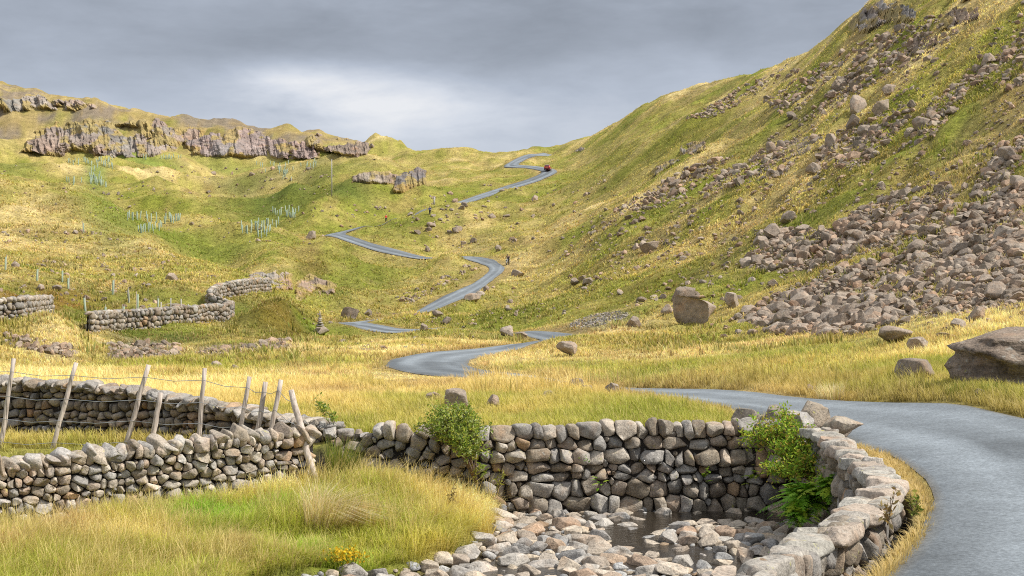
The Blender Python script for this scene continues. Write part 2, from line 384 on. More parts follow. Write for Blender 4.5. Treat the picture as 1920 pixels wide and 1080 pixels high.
fitA = tps_fit(np.stack([A[:, 0] / SX, np.log(A[:, 2]) * SD], 1), A[:, 1] * 0.01, 2e-5)
cpx = np.arange(-720, 2660, 13.0); cld = np.arange(L(5.8), L(1650), 0.012)
WID = lambda D: 1.95 * (1 - .25 * sst(80, 90, D) * (1 - sst(126, 138, D))) * (1 - .40 * sst(192, 208, D) * (1 - sst(224, 234, D)))
GX, GD = np.meshgrid(cpx, cld)
Ycoarse = tps_eval(fitA, np.stack([GX.ravel() / SX, GD.ravel() * SD], 1)).reshape(GX.shape) * 100

# lower ground (stream bed and grass bank in front of the near walls): plan controls
B_pts = np.array([(4, 20, -1.78), (2.5, 26, -1.6), (0.5, 26, -1.58), (4.5, 26, -1.6), (1, 22, -1.75), (3, 16, -1.85), (1, 14, -1.9), (-0.4, 25.4, -1.5), (-0.9, 22.7, -1.68), (-1.9, 21.4, -1.72), (0.2, 27.6, -1.5), (-1.0, 18, -1.85),
                  (-3.2, 27, -.84), (-3.6, 26, -.98), (-1.7, 27.2, -1.0), (-1.8, 24.8, -1.16), (-2.6, 23.5, -1.28), (-2.2, 26, -.98), (-1.1, 26.6, -1.18), (-5.4, 22, -1.36), (-4.7, 19, -1.42), (-7, 19, -1.33), (-8.6, 23.6, -1.42), (-6, 24.8, -1.22), (-2.8, 20.5, -1.52), (-14, 20.5, -1.5), (-10, 17, -1.35), (-4, 12, -1.6), (-10, 8, -1.6), (-20, 6, -1.5)])
fitB = tps_fit(B_pts[:, :2] / 6, B_pts[:, 2], 1e-3)
POLYB = [(-60, -2), (-14, 21.3), (-8.64, 24.0), (-3.75, 26.4), (-3.2, 28.0), (-0.6, 27.7), (1.5, 28.25), (4.4, 28.5), (5.5, 28.2), (6.0, 27), (5.8, 23.3), (5.1, 18.7), (4.6, 16.9), (3.3, 13.8), (2.26, 11.35), (1.2, 9), (0.5, 7), (0, 4), (-60, 4)]
BEDEDGE = [(-3.6, 19.2), (-1.95, 21.4), (-0.9, 22.7), (-0.35, 24.4), (-0.25, 26.2), (-0.15, 29)]
BEDPOLY = BEDEDGE + [(7, 29), (7, 8), (-3.6, 8)]

CHAN = [(5.0, 17.5), (4.3, 21), (3.4, 22.8), (2.2, 24.4), (2.0, 26.0), (3.2, 27.0), (4.8, 27.1)]
gpx = np.arange(-710, 2645, 3.4)
gld = np.concatenate([np.arange(L(6), L(60), 0.0042), np.arange(L(60), L(440), 0.006), np.arange(L(440), L(1600), 0.016)])
gD = np.exp(gld); nr, nc = len(gld), len(gpx)
def bil(G, px, ld, p0, dp, l0, dl):
    i = np.clip((ld - l0) / dl, 0, G.shape[0] - 1.001); j = np.clip((px - p0) / dp, 0, G.shape[1] - 1.001)
    i0 = i.astype(int); j0 = j.astype(int); a = i - i0; b = j - j0
    return (G[i0, j0] * (1 - b) + G[i0, j0 + 1] * b) * (1 - a) + (G[i0 + 1, j0] * (1 - b) + G[i0 + 1, j0 + 1] * b) * a
PX, LD = np.meshgrid(gpx, gld); DD = np.exp(LD); XX = (PX - CX) / F * DD
YI = bil(Ycoarse, PX, LD, cpx[0], 13.0, cld[0], 0.012)
ZA = EYE + (HY - YI) / F * DD
# distance to road
RD = np.full(XX.shape, 50.0)
for i in range(len(road_path) - 1):
    (x1, y1), (x2, y2) = road_path[i], road_path[i + 1]
    r0 = np.searchsorted(gD, min(y1, y2) - 9); r1 = np.searchsorted(gD, max(y1, y2) + 9)
    if r1 <= r0: continue
    dx, dy = x2 - x1, y2 - y1; l2 = dx * dx + dy * dy + 1e-9
    xs = XX[r0:r1]; ys = DD[r0:r1]; t = np.clip(((xs - x1) * dx + (ys - y1) * dy) / l2, 0, 1)
    RD[r0:r1] = np.minimum(RD[r0:r1], np.hypot(xs - x1 - t * dx, ys - y1 - t * dy))
# relief noise
rough = sst(2.4, 6.0, RD)
far = sst(60, 140, DD)
nA = (fbm(XX / 1.6, DD / 1.6, 3, 3) - .5) * (0.22 + 0.25 * far) + (fbm(XX / 7, DD / 7, 3, 9) - .5) * (0.35 + 1.3 * far) + ((1 - np.abs(2 * vn2(XX / 24, DD / 24, 21) - 1)) - .5) * 1.5 * far + (fbm(XX / 30, DD / 30, 3, 22) - .5) * (3.6 * far) + (fbm(XX / 70, DD / 70, 2, 31) - .5) * 7 * sst(300, 480, DD) * (1 - sst(560, 640, DD))
steep = sst(520, 600, DD)
nA = nA + steep * (fbm(XX / 14, DD / 14, 4, 41) - .5) * 7
edge = (1 - sst(24, 40, DD)) * 0.75
wide = sst(3, 26, RD) * sst(200, 260, DD) * (1 - sst(500, 560, DD)) * (1 - sst(750, 1000, PX))
hum = (1 - np.abs(2 * fbm(XX / 62 + 3, DD / 62, 2, 33) - 1)) - .62
nA2 = hum * 19 * wide + ((1 - np.abs(2 * vn2(XX / 21, DD / 21, 35) - 1)) - .5) * 3.4 * wide
sl = sst(1050, 1350, PX) * sst(60, 110, DD); al_ = XX * -.62 + DD * -.78; ac_ = XX * .78 - DD * .62
gul = 1 - np.abs(2 * fbm(al_ / 90, ac_ / 13, 3, 37) - 1)
nA3 = -(sst(.72, .98, gul) * .8 - .2) * sl + (fbm(XX / 4, DD / 4, 3, 39) - .5) * 1.1 * sl
ZU = ZA + nA * rough * (1 - edge) + nA2 + nA3
ZU = ZU - 0.05 * (1 - sst(2.2, 3.2, RD))
# lower ground
rB = np.searchsorted(gD, 33.0)
ZB = tps_eval(fitB, np.stack([XX[:rB].ravel() / 6, DD[:rB].ravel() / 6], 1)).reshape(rB, nc)
inbed = pip(XX[:rB], DD[:rB], BEDPOLY); dbed = polydist(XX[:rB], DD[:rB], BEDEDGE)
sbed = np.where(inbed, dbed, -dbed)
ZB = ZB + (fbm(XX[:rB] / 1.3, DD[:rB] / 1.3, 3, 5) - .5) * np.where(sbed > 0, 0.12, 0.34) - 0.14 * sst(-0.12, 0.25, sbed) - .13 * (1 - sst(.2, .7, polydist(XX[:rB], DD[:rB], CHAN))) * (sbed > 0)
inB = pip(XX[:rB], DD[:rB], POLYB); dB = polydist(XX[:rB], DD[:rB], POLYB, True)
sB = np.where(inB, dB, -dB)
wB = sst(-0.16, 0.16, sB)
ZT = ZU.copy(); ZT[:rB] = ZU[:rB] * (1 - wB) + ZB * wB
SB = np.full(XX.shape, -50.0); SB[:rB] = sB
SBED = np.full(XX.shape, -50.0); SBED[:rB] = sbed
gidx = np.arange(nr, dtype=float)
def samp(G, X, Y):
    X = np.asarray(X, float); Y = np.asarray(Y, float)
    px = CX + F * X / Y; i = np.interp(np.log(Y), gld, gidx); i = np.clip(i, 0, nr - 1.001); j = np.clip((px - gpx[0]) / 3.4, 0, nc - 1.001)
    i0 = i.astype(int); j0 = j.astype(int); a = i - i0; b = j - j0
    return (G[i0, j0] * (1 - b) + G[i0, j0 + 1] * b) * (1 - a) + (G[i0 + 1, j0] * (1 - b) + G[i0 + 1, j0 + 1] * b) * a
def zt(X, Y): return samp(ZT, X, Y)
YT = HY - (ZT - EYE) * F / DD                    # image row of every terrain vertex
YMIN = np.minimum.accumulate(YT, axis=0)
def hit(px, py):
    """first terrain point seen through a photo pixel -> X, D, z, visible"""
    px = np.atleast_1d(np.asarray(px, float)); py = np.atleast_1d(np.asarray(py, float))
    j = np.clip(np.round((px - gpx[0]) / 3.4).astype(int), 0, nc - 1); D = np.empty(len(px)); ok = np.ones(len(px), bool)
    for k in range(len(px)):
        col = YMIN[:, j[k]]; i = np.searchsorted(-col, -py[k])
        if i >= nr: ok[k] = False; i = nr - 1
        if i > 0:
            a = YT[i - 1, j[k]]; b = YT[i, j[k]]; t = np.clip((a - py[k]) / (a - b + 1e-9), 0, 1); D[k] = gD[i - 1] + t * (gD[i] - gD[i - 1])
        else: D[k] = gD[0]
    X = (px - CX) / F * D
    return X, D, zt(X, D), ok

# ------------------------------------------------------------------ ground colour
GREEN = np.array((.26, .282, .045)); LUSH = np.array((.14, .21, .022)); OLIVE = np.array((.395, .36, .088)); OCHRE = np.array((.55, .435, .16)); STRAW = np.array((.75, .59, .27)); BROWN = np.array((.20, .105, .045)); RUST = np.array((.30, .16, .035))
PATCH = []   # px, lnD, rx, rl, colour, weight
def patch(px, py, rx, ry, colr, w):
    D = hit([px, px, px], [py, py - ry, py + ry])[1]; PATCH.append((px, L(D[0]), rx * 1.1, max(0.02, 0.5 * abs(L(D[1]) - L(D[2]))), np.array(colr), min(1, w * 1.3)))
DARKF = (.15, .185, .035)
for a in [(520, 365, 95, 22, DARKF, .85), (640, 355, 60, 14, DARKF, .8), (590, 340, 40, 16, DARKF, .5), (460, 345, 60, 14, DARKF, .6), (180, 322, 22, 26, (.18, .26, .06), .6), (210, 390, 60, 20, (.19, .25, .045), .55), (30, 310, 50, 12, (.22, .27, .045), .5), (260, 298, 90, 5, (.17, .26, .04), .6),
          (395, 985, 90, 30, (.17, .33, .02), .9), (520, 960, 60, 20, (.20, .34, .03), .8), (60, 940, 60, 20, (.22, .32, .03), .7), (250, 1030, 90, 25, STRAW, .5), (120, 1010, 60, 20, (.30, .20, .10), .8), (450, 1040, 50, 14, (.30, .20, .11), .7), (720, 985, 60, 30, (.28, .36, .04), .7), (800, 930, 60, 20, STRAW, .6), (600, 1050, 120, 20, (.22, .33, .03), .7), (20, 1050, 40, 16, (.28, .18, .1), .8), (272, 658, 75, 10, (.33, .29, .24), .8), (455, 652, 90, 8, (.34, .30, .23), .6), (340, 690, 200, 12, (.30, .30, .045), .8), (150, 690, 120, 10, (.34, .33, .06), .6), (1100, 690, 120, 14, (.30, .30, .05), .7), (1250, 690, 120, 12, (.27, .28, .04), .7), (560, 690, 60, 8, (.34, .25, .1), .6), (505, 575, 70, 20, (.14, .15, .025), .8), (555, 580, 40, 16, (.36, .25, .10), .6), (300, 436, 150, 14, (.22, .26, .04), .8), (420, 480, 60, 14, (.22, .26, .04), .6), (540, 570, 60, 14, (.16, .18, .03), .8), (140, 575, 75, 16, RUST, .8), (60, 560, 70, 14, RUST, .7), (170, 590, 45, 10, DARKF, .6), (260, 625, 80, 8, (.16, .19, .03), .8), (330, 635, 60, 8, (.13, .16, .03), .7), (470, 580, 45, 16, DARKF, .6), (520, 565, 60, 10, RUST, .35), (590, 500, 30, 30, BROWN, .4),
          (110, 610, 70, 16, STRAW, .9), (170, 640, 40, 14, STRAW, .9), (20, 600, 30, 6, DARKF, .8), (600, 625, 60, 6, (.2, .3, .03), .5), (420, 320, 90, 10, (.22, .27, .05), .5), (650, 310, 60, 12, (.24, .26, .05), .5), (700, 520, 80, 30, (.17, .21, .025), .5), (620, 545, 50, 25, (.15, .19, .022), .5),
          (1300, 230, 90, 40, (.22, .22, .03), .5), (1160, 300, 80, 40, (.21, .22, .03), .5), (1700, 420, 160, 25, OCHRE, .5), (1450, 470, 160, 25, OCHRE, .5), (1850, 150, 80, 40, (.17, .20, .02), .5), (1400, 570, 80, 20, OCHRE, .6), (1200, 560, 120, 20, (.21, .2, .03), .4), (1120, 598, 55, 14, (.3, .26, .22), .5),
          (1780, 590, 150, 20, STRAW, .6), (1200, 640, 160, 10, (.33, .29, .06), .6), (1500, 660, 180, 14, (.24, .27, .04), .6), (1400, 690, 120, 8, (.38, .29, .1), .5), (1230, 710, 120, 8, (.25, .27, .05), .6), (300, 690, 160, 8, (.30, .31, .04), .6), (620, 740, 70, 8, (.34, .22, .1), .5), (600, 708, 60, 5, (.30, .17, .09), .6), (800, 715, 60, 5, BROWN, .4)]: patch(*a)

SCREEP = [[(1400, 600), (1440, 570), (1560, 510), (1700, 480), (1800, 410), (1925, 345), (1925, 570), (1830, 585), (1700, 595), (1610, 622), (1450, 622)], [(1420, 500), (1450, 440), (1560, 440), (1640, 410), (1770, 362), (1785, 390), (1690, 445), (1560, 495), (1480, 508)],
          [(200, 646), (345, 644), (340, 672), (200, 678)], [(365, 652), (545, 638), (548, 660), (370, 672)], [(10, 632), (150, 655), (145, 678), (40, 660)]]
def inscree(X, D):
    px = CX + F * X / D; py = HY - (zt(X, D) - EYE) * F / D; m = np.zeros(np.shape(px), bool)
    for k, q in enumerate(SCREEP): m |= pip(px, py, q) & ((D > 60) if k > 1 else (D > 50)) & (D < 220)
    return m
def gcol(X, Y):
    X = np.asarray(X, float); Y = np.asarray(Y, float); px = CX + F * X / Y; ld = np.log(Y); z = zt(X, Y)
    n30 = fbm(X / 32, Y / 32, 4, 51); n9 = fbm(X / 9, Y / 9, 4, 61); n3 = fbm(X / 2.6, Y / 2.6, 3, 71); n1 = fbm(X / .8, Y / .8, 2, 81)
    # grass streaks that follow the fall line of the right-hand slope
    al = (X * -0.62 + Y * -0.78); ac = (X * 0.78 - Y * 0.62)
    st = fbm(al / 40, ac / 5.5, 4, 91)
    right = sst(900, 1300, px) * sst(45, 75, Y)
    d = 0.455 + 1.0 * (n30 - .5) + 0.9 * (n9 - .5) + 0.6 * (n3 - .5) + right * (.06 + 1.7 * (st - .5))
    past = (1 - sst(0.6, 2.6, z)) * (1 - sst(95, 150, Y)) * sst(27.5, 30, Y)
    verge = sst(6.5, 8.5, X) * past * sst(1000, 1500, px)
    d = d + past * (0.36 - 0.30 * sst(1000, 1350, px) - .12 * verge + 1.1 * (n9 - .5) + .8 * (n30 - .5))
    lowB = samp(SB, X, Y) > 0
    d = np.where(lowB, 0.25 + 2.2 * (n3 - .5) + 1.6 * (n9 - .5) + 1.0 * (n1 - .5) + .4 * sst(24.5, 26.5, Y), d)
    d = d + sst(480, 620, Y) * .22
    d = np.clip(d, 0, 1)[:, None]
    c = np.where(d < .33, GREEN + (OLIVE - GREEN) * (d / .33), np.where(d < .66, OLIVE + (OCHRE - OLIVE) * ((d - .33) / .33), OCHRE + (STRAW - OCHRE) * ((d - .66) / .34)))
    gl = sst(.80, .97, 1 - np.abs(2 * fbm(al / 90, ac / 13, 3, 37) - 1)) * right
    c = c * (1 - .45 * gl[:, None]) + np.array((.20, .15, .075)) * (.45 * gl)[:, None]
    hl = (sst(60, 140, Y) * sst(.46, .30, 1 - n9 * .55 - n3 * .45) if False else sst(60, 140, Y) * sst(.56, .68, fbm(X / 6 + 9, Y / 9, 4, 141)))[:, None] * .38
    c = c * (1 - hl) + np.array((.17, .18, .035)) * hl
    hi_ = (sst(470, 600, Y) * (.45 + .9 * (n9 - .5)))[:, None]; c = c * (1 - hi_) + np.array((.24, .17, .075)) * hi_
    rk = (sst(500, 580, Y) * sst(.52, .62, fbm(X / 16, z / 7, 4, 151)))[:, None] * .75; c = c * (1 - rk) + np.array((.25, .205, .175)) * rk
    vg = ((1 - sst(2.6, 5.5, samp(RD, X, Y))) * (px > 1100) * (((X > 8.8) | (Y > 44)) & (Y > 25) & (Y < 60)))[:, None] * .75; c = c * (1 - vg) + (GREEN * .85) * vg
    br = sst(.60, .74, fbm(X / 5.5 + 40, Y / 5.5, 4, 101))[:, None] * .5
    c = c * (1 - br) + (BROWN * .5 + OCHRE * .5) * br
    for (p0, l0, rx, rl, cc, w) in PATCH:
        e = ((px - p0) / rx) ** 2 + ((ld - l0) / rl) ** 2
        k = (w * np.exp(-0.9 * e ** 1.3) * sst(-.3, .45, n9 + n3 - 1.0 + 0.6 * np.exp(-e)))[:, None]
        c = c * (1 - k) + cc * k
    rd = samp(RD, X, Y)
    k = (inscree(X, Y) * sst(.40, .52, fbm(X / 5, Y / 5, 3, 231)))[:, None] * .75; c = c * (1 - k) + np.array((.27, .215, .155)) * k
    k = (sst(3.4, 2.5, rd) * .7)[:, None] if False else ((1 - sst(2.3, 3.6, rd)) * .55)[:, None]
    c = c * (1 - k) + np.array((.36, .25, .11)) * k
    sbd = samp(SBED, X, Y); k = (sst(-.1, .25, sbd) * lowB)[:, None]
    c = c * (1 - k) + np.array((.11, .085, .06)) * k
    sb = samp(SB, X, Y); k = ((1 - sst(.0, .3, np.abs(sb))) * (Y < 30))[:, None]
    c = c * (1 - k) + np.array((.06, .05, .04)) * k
    return c * (0.86 + .28 * n1)[:, None]

VC = np.concatenate([gcol(XX[i:i + 60].ravel(), DD[i:i + 60].ravel()) for i in range(0, nr, 60)])
# rocky tint on steep high ground of the left ridge
idx = np.arange(nr * nc).reshape(nr, nc)
Qd = np.stack([idx[:-1, :-1], idx[:-1, 1:], idx[1:, 1:], idx[1:, :-1]], -1).reshape(-1, 4)
Vt = np.stack([XX.ravel(), DD.ravel(), ZT.ravel()], 1)
b0 = len(Vt)
Vt = np.vstack([Vt, [(-70, -70, -2.2), (70, -70, -2.2), (70, 6.3, -2.2), (-70, 6.3, -2.2)]]); VC = np.vstack([VC, np.tile(OLIVE, (4, 1))])
Qd = np.vstack([Qd, [[b0, b0 + 1, b0 + 2, b0 + 3]]])
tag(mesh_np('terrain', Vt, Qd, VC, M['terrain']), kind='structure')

# ------------------------------------------------------------------ road sheet
W = 1.95
Tn = np.gradient(road_path, axis=0); Tn /= np.linalg.norm(Tn, axis=1)[:, None]; Nn = np.stack([-Tn[:, 1], Tn[:, 0]], 1)
offs = np.array([-1, -.88, -.74, -.6, -.47, -.35, -.22, -.1, 0.02, .14, .26, .38, .5, .62, .75, .88, 1.0]); Vr = []; Cr = []
ss = np.arange(len(road_path))
for k, o_ in enumerate(offs):
    wob = (fbm(ss / 2.2, np.full(len(ss), k * 7.0), 2, 7) - .5) * (0.3 if abs(o_) == 1 else 0)
    P = road_path + Nn * (o_ * WID(road_path[:, 1]) + wob)[:, None]
    lift = 0.055 + 0.05 * sst(120, 260, P[:, 1]); lift = lift * (0.2 if abs(o_) == 1 else 1) + (0.05 if abs(o_) == 1 else 0) * 0
    lift = lift + 0.05 * sst(120, 260, P[:, 1])
    Vr.append(np.column_stack([P, zt(P[:, 0], P[:, 1]) + lift]))
    wear = math.exp(-((abs(o_) - .45) / .2) ** 2)
    base = np.array((.168, .190, .208)) * (1 + .42 * wear) if abs(o_) < .99 else np.array((.16, .155, .14))
    cc = base * (.86 + .28 * fbm(ss / 9, np.full(len(ss), o_ * 2.5), 4, 17))[:, None]
    pt = sst(.60, .66, fbm(ss / 14 + 3, np.full(len(ss), o_ * 1.2), 2, 19))[:, None] * (abs(o_) < .9); cc = cc * (1 - .28 * pt)
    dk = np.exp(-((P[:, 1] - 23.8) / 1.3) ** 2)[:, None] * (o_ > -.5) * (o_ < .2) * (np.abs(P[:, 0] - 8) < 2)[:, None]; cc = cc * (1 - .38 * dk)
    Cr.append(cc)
# cross-section smoothed so that the carriageway is not crumpled
Vr = np.stack(Vr, 1); zc = Vr[:, :, 2]
ker = np.ones(7) / 7
for k in range(zc.shape[1]): zc[3:-3, k] = np.maximum(zc[3:-3, k], np.convolve(zc[:, k], ker, 'valid'))
nk = len(offs); ri = np.arange(len(ss) * nk).reshape(len(ss), nk)
Qr = np.stack([ri[:-1, :-1], ri[1:, :-1], ri[1:, 1:], ri[:-1, 1:]], -1).reshape(-1, 4)[:, ::-1]
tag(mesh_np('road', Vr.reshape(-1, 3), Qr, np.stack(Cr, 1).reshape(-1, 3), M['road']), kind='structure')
def zroad(X, Y):
    i = np.argmin((road_path[:, 0] - X) ** 2 + (road_path[:, 1] - Y) ** 2); return float(zc[i].max())
# ------------------------------------------------------------------ dry-stone walls
def path_fn(pts):
    P = np.asarray(pts, float); d = np.concatenate([[0], np.cumsum(np.hypot(*np.diff(P[:, :2], axis=0).T))])
    return (lambda s: np.array([np.interp(s, d, P[:, k]) for k in range(P.shape[1])])), d[-1]

def stone_col(r):
    c = np.array([(.31, .265, .21), (.39, .335, .27), (.28, .26, .235), (.35, .285, .225), (.44, .39, .325), (.30, .25, .19), (.37, .345, .31), (.33, .31, .285)])[r.randint(8)]
    c = c * r.uniform(.72, 1.2)
    if r.rand() < .04: c = np.array((.41, .285, .18)) * r.uniform(.8, 1.1)
    return c

def stone_wall(acc, pts, thick, size, sub, seed, side=-1, bulge=.05, gap=.012, dark=(.035, .028, .022), base_big=1.0, mul=1.0):
    """pts: (X, Y, zbase, ztop). Every stone is a rock clipped by the planes halfway to its neighbours."""
    r = np.random.RandomState(seed); fn, Ln = path_fn(pts); S = []
    hmax = max(p[3] - p[2] for p in pts); t = 0.0; row = 0
    while t < hmax - 0.3 * size:
        h = size * r.uniform(.5, 1.0) * (base_big if row < 2 else 1)
        s = -r.uniform(0, size)
        while s < Ln:
            wd = size * r.choice([.55, .75, .95, 1.2, 1.5], p=[.24, .26, .24, .16, .10]) * (base_big if row < 2 else 1)
            x, y, zb, ztp = fn(np.clip(s + wd / 2, 0, Ln))
            H = ztp - zb; tt = (t + h / 2) + r.normal() * .15 * h + .30 * size * (float(vn2(np.array([s / (size * 4.5)]), np.array([row * .35]), seed)[0]) - .5)
            if t + h * 0.45 < H: S.append((s + wd / 2, min(tt, H - h * .2), wd, h))
            if r.rand() < .14 and t + h < H: S.append((s + wd + .02, tt + h * .3 * r.choice([-1, 1]), wd * .35, h * .45))
            s += wd
        t += h * .93; row += 1
    S = np.array(S); V0, T0 = ICO[sub]
    for i, (s, t, wd, h) in enumerate(S):
        if s < 0 or s > Ln: continue
        m = np.hypot(S[:, 0] - s, S[:, 1] - t) < (wd + size * 1.7); m[i] = False
        a, b, c = wd * r.uniform(.64, .80), thick / 2 * r.uniform(1.0, 1.15), h * r.uniform(.70, .84)
        V = V0 * (1 + .07 * r.normal(size=3))
        V = np.sign(V) * np.abs(V) ** .72 * np.array((a, b, c))
        for k in range(9):
            n = r.normal(size=3); n[1] += (-.9 if k % 3 else .9); n /= np.linalg.norm(n); d = r.uniform(.66, .9) * np.sqrt((n[0] * a) ** 2 + (n[1] * b) ** 2 + (n[2] * c) ** 2)
            V -= np.maximum(0, V @ n - d)[:, None] * n
        for s2, t2, w2, h2 in S[m]:
            d = np.array((s2 - s, 0, t2 - t)); l = np.linalg.norm(d)
            if l < 1e-3: continue
            n = d / l; f = (abs(n[0]) * wd + abs(n[2]) * h) / (abs(n[0]) * (wd + w2) + abs(n[2]) * (h + h2))
            V -= np.maximum(0, V @ n - (l * f - gap))[:, None] * n
        V = V * (1 + .06 * (vn3(V * (3.0 / size) + i * 3.1, seed) - .5) * 2)[:, None]
        p = fn(s); q = fn(min(Ln, s + .05)) - fn(max(0, s - .05)); q = q[:2] / (np.linalg.norm(q[:2]) + 1e-9)
        nrm = np.array((q[1], -q[0])) * (1 if side < 0 else -1)
        off = r.normal() * bulge
        zc = p[2] + t
        X = p[0] + V[:, 0] * q[0] - (V[:, 1] - 0) * nrm[0] + nrm[0] * off; Y = p[1] + V[:, 0] * q[1] - V[:, 1] * nrm[1] + nrm[1] * off
        acc.add(np.stack([X, Y, V[:, 2] + zc], 1), T0, None, stone_col(r) * mul)
    # dark box added inside so no light leaks between the stones
    n = max(2, int(Ln / .4)); ss = np.linspace(0, Ln, n); V = []; Q = []
    for k, s in enumerate(ss):
        p = fn(s); q = fn(min(Ln, s + .05)) - fn(max(0, s - .05)); q = q[:2] / (np.linalg.norm(q[:2]) + 1e-9); nn = np.array((q[1], -q[0])) * thick * .13
        zt_ = p[3] - size * .30
        V += [(p[0] + nn[0], p[1] + nn[1], p[2] - .3), (p[0] + nn[0], p[1] + nn[1], zt_), (p[0] - nn[0], p[1] - nn[1], zt_), (p[0] - nn[0], p[1] - nn[1], p[2] - .3)]
        if k: Q += [[4 * (k - 1) + j, 4 * k + j, 4 * k + (j + 1) % 4, 4 * (k - 1) + (j + 1) % 4] for j in range(4)]
    acc.add(np.array(V), None, Q, dark)

def coping(acc, pts, thick, wrange, hrange, lean, sub, seed, sink=.35, mul=1.0, over=1.08, step=.92):
    r = np.random.RandomState(seed); fn, Ln = path_fn(pts); s = 0
    while s < Ln:
        wd = r.uniform(*wrange); h = r.uniform(*hrange); p = fn(s + wd / 2); q = fn(min(Ln, s + .1)) - fn(max(0, s - .1)); a = math.atan2(q[1], q[0])
        V = rock(sub, r.randint(1e6), 15, .48, .8, .05, dims=(wd * .56, thick / 2 * over * r.uniform(.85, 1.12), h * .56))
        V = rotx(V, r.normal() * .10); V = roty(V, lean + r.normal() * abs(lean) * .35 + r.normal() * .06); V = rotz(V, a + r.normal() * .10)
        acc.add(V + np.array((p[0], p[1], p[3] + h * (.5 - sink) + r.normal() * .025)), ICO[sub][1], None, stone_col(r) * mul)
        s += wd * step

def wall_thing(name, label, build, cat='stone wall', loc=(0, 0, 0), mat=None):
    root = empty(name, loc); tag(root, label, cat)
    for pn, fnn in build:
        a = Acc(); fnn(a); V = np.concatenate(a.V) - np.array(loc); a.V = [V]; a.build(pn, mat or M['wallrock'], root)
    return root

def wp(pts, inset=0.0): return pts
# near-left wall: (X, Y, z base, z top)
W1 = [(-14.2, 21.2, -1.8, -.68), (-11, 22.82, -1.7, -.46), (-8.64, 24.0, -1.62, -.36), (-7.2, 24.72, -1.55, -.23), (-5.6, 25.5, -1.45, -.08), (-4.4, 26.1, -1.3, .0), (-3.72, 26.42, -1.2, .06)]
wall_thing('dry_stone_wall', 'low mossy stone wall with a slanting coping at the near left', [
    ('stone_courses', lambda a: stone_wall(a, W1, .55, .225, 3, 3, bulge=.02, gap=.006, mul=1.3)),
    ('coping', lambda a: coping(a, W1, .5, (.13, .30), (.30, .42), -.72, 3, 4, .5, mul=1.1, step=.86))], loc=(-8.64, 24, -1.2))
# second wall behind the fence
W2 = [(-19, 31.6, -.5, .84), (-11, 30.7, -.45, .80), (-9.0, 30.4, -.45, .70), (-7.3, 29.9, -.45, .52), (-5.6, 29.1, -.45, .30), (-4.6, 28.6, -.5, .12), (-3.5, 28.1, -.8, .02)]
wall_thing('dry_stone_wall', 'long dark stone wall topped with leaning slabs behind the wire fence', [
    ('stone_courses', lambda a: stone_wall(a, W2, .6, .24, 2, 13, bulge=.035, mul=.85)),
    ('coping', lambda a: coping(a, W2, .72, (.10, .24), (.18, .30), -.85, 3, 14, .5, over=1.15, step=.62))], loc=(-9, 30.4, -.45))
# retaining wall round the stream
W3 = [(-3.62, 27.6, -.95, -.02), (-3.0, 27.75, -1.0, .02), (-2.0, 27.6, -1.25, .0), (-.6, 27.4, -1.62, -.02), (1.5, 27.95, -1.65, .02), (3.0, 28.1, -1.65, .04), (4.5, 28.2, -1.65, .06), (5.35, 27.9, -1.65, .1)]
W4 = [(5.62, 27.4, -1.65, .12), (5.66, 25.5, -1.7, -.02), (5.52, 23.3, -1.75, -.1), (4.98, 18.8, -1.85, -.14), (4.28, 16.9, -1.85, -.14), (3.02, 14.1, -1.9, -.14), (1.98, 11.9, -1.9, -.12), (1.0, 9, -1.95, -.12)]
def cap_slabs(a):
    fn, Ln = path_fn(W4); r = np.random.RandomState(5); s = .9
    while s < Ln:
        wd = r.uniform(.42, 1.0); p = fn(s + wd / 2); q = fn(min(Ln, s + wd)) - fn(s); an = math.atan2(q[1], q[0])
        n = np.array((math.sin(an), -math.cos(an)))
        for k in ([0] if r.rand() < .7 else [-1, 1]):
            hw = (.285 if k == 0 else .16) * r.uniform(.9, 1.12) * (.62 + .38 * float(sst(12.5, 16.5, p[1])))
            V = ICO[4][0].copy(); V = np.sign(V) * np.abs(V) ** .55; V /= np.abs(V).max(0)
            for _ in range(12):
                m_ = r.normal(size=3); m_[2] = abs(m_[2]) * (.4 if _ % 2 else 1.2); m_ /= np.linalg.norm(m_); V -= np.maximum(0, V @ m_ - r.uniform(.80, 1.05))[:, None] * m_
            V = V * np.array((wd * .56, hw, .12)); V[:, 2] = np.minimum(V[:, 2], .07 + .05 * V[:, 0] * r.normal() + .12 * V[:, 1] * r.normal())
            V = V + .035 * (vn3(V * 7 + s, 3)[:, None] - .5) + .018 * (vn3(V * 19 + s, 4)[:, None] - .5)
            V = rotz(V, an + r.normal() * .06)
            c = np.array((.42, .385, .335)) * r.uniform(.8, 1.12); c = c * np.array([(1, 1, 1), (1.05, .95, .88), (.97, 1, 1)][r.randint(3)])
            a.add(V + np.array((p[0] + n[0] * (k * .17) , p[1] + n[1] * (k * .17), p[3] + .03 + r.normal() * .018)), ICO[4][1], None, c)
        s += wd * .97
    for (x, y, z, d) in [(6.0, 28.3, .22, (.42, .36, .30)), (6.27, 27.45, .05, (.32, .27, .22)), (5.35, 28.6, .2, (.3, .3, .22)), (4.75, 28.9, .12, (.5, .3, .22)), (6.2, 26.7, .12, (.40, .4, .2)), (5.5, 27.4, .14, (.34, .3, .24)), (6.1, 28.9, .08, (.3, .26, .18))]:
        V = rock(4, int(x * 100), 16, .45, .76, .04, dims=d); a.add(rotz(V, x * 3) + np.array((x, y, z)), ICO[4][1], None, stone_col(r) * 1.1)
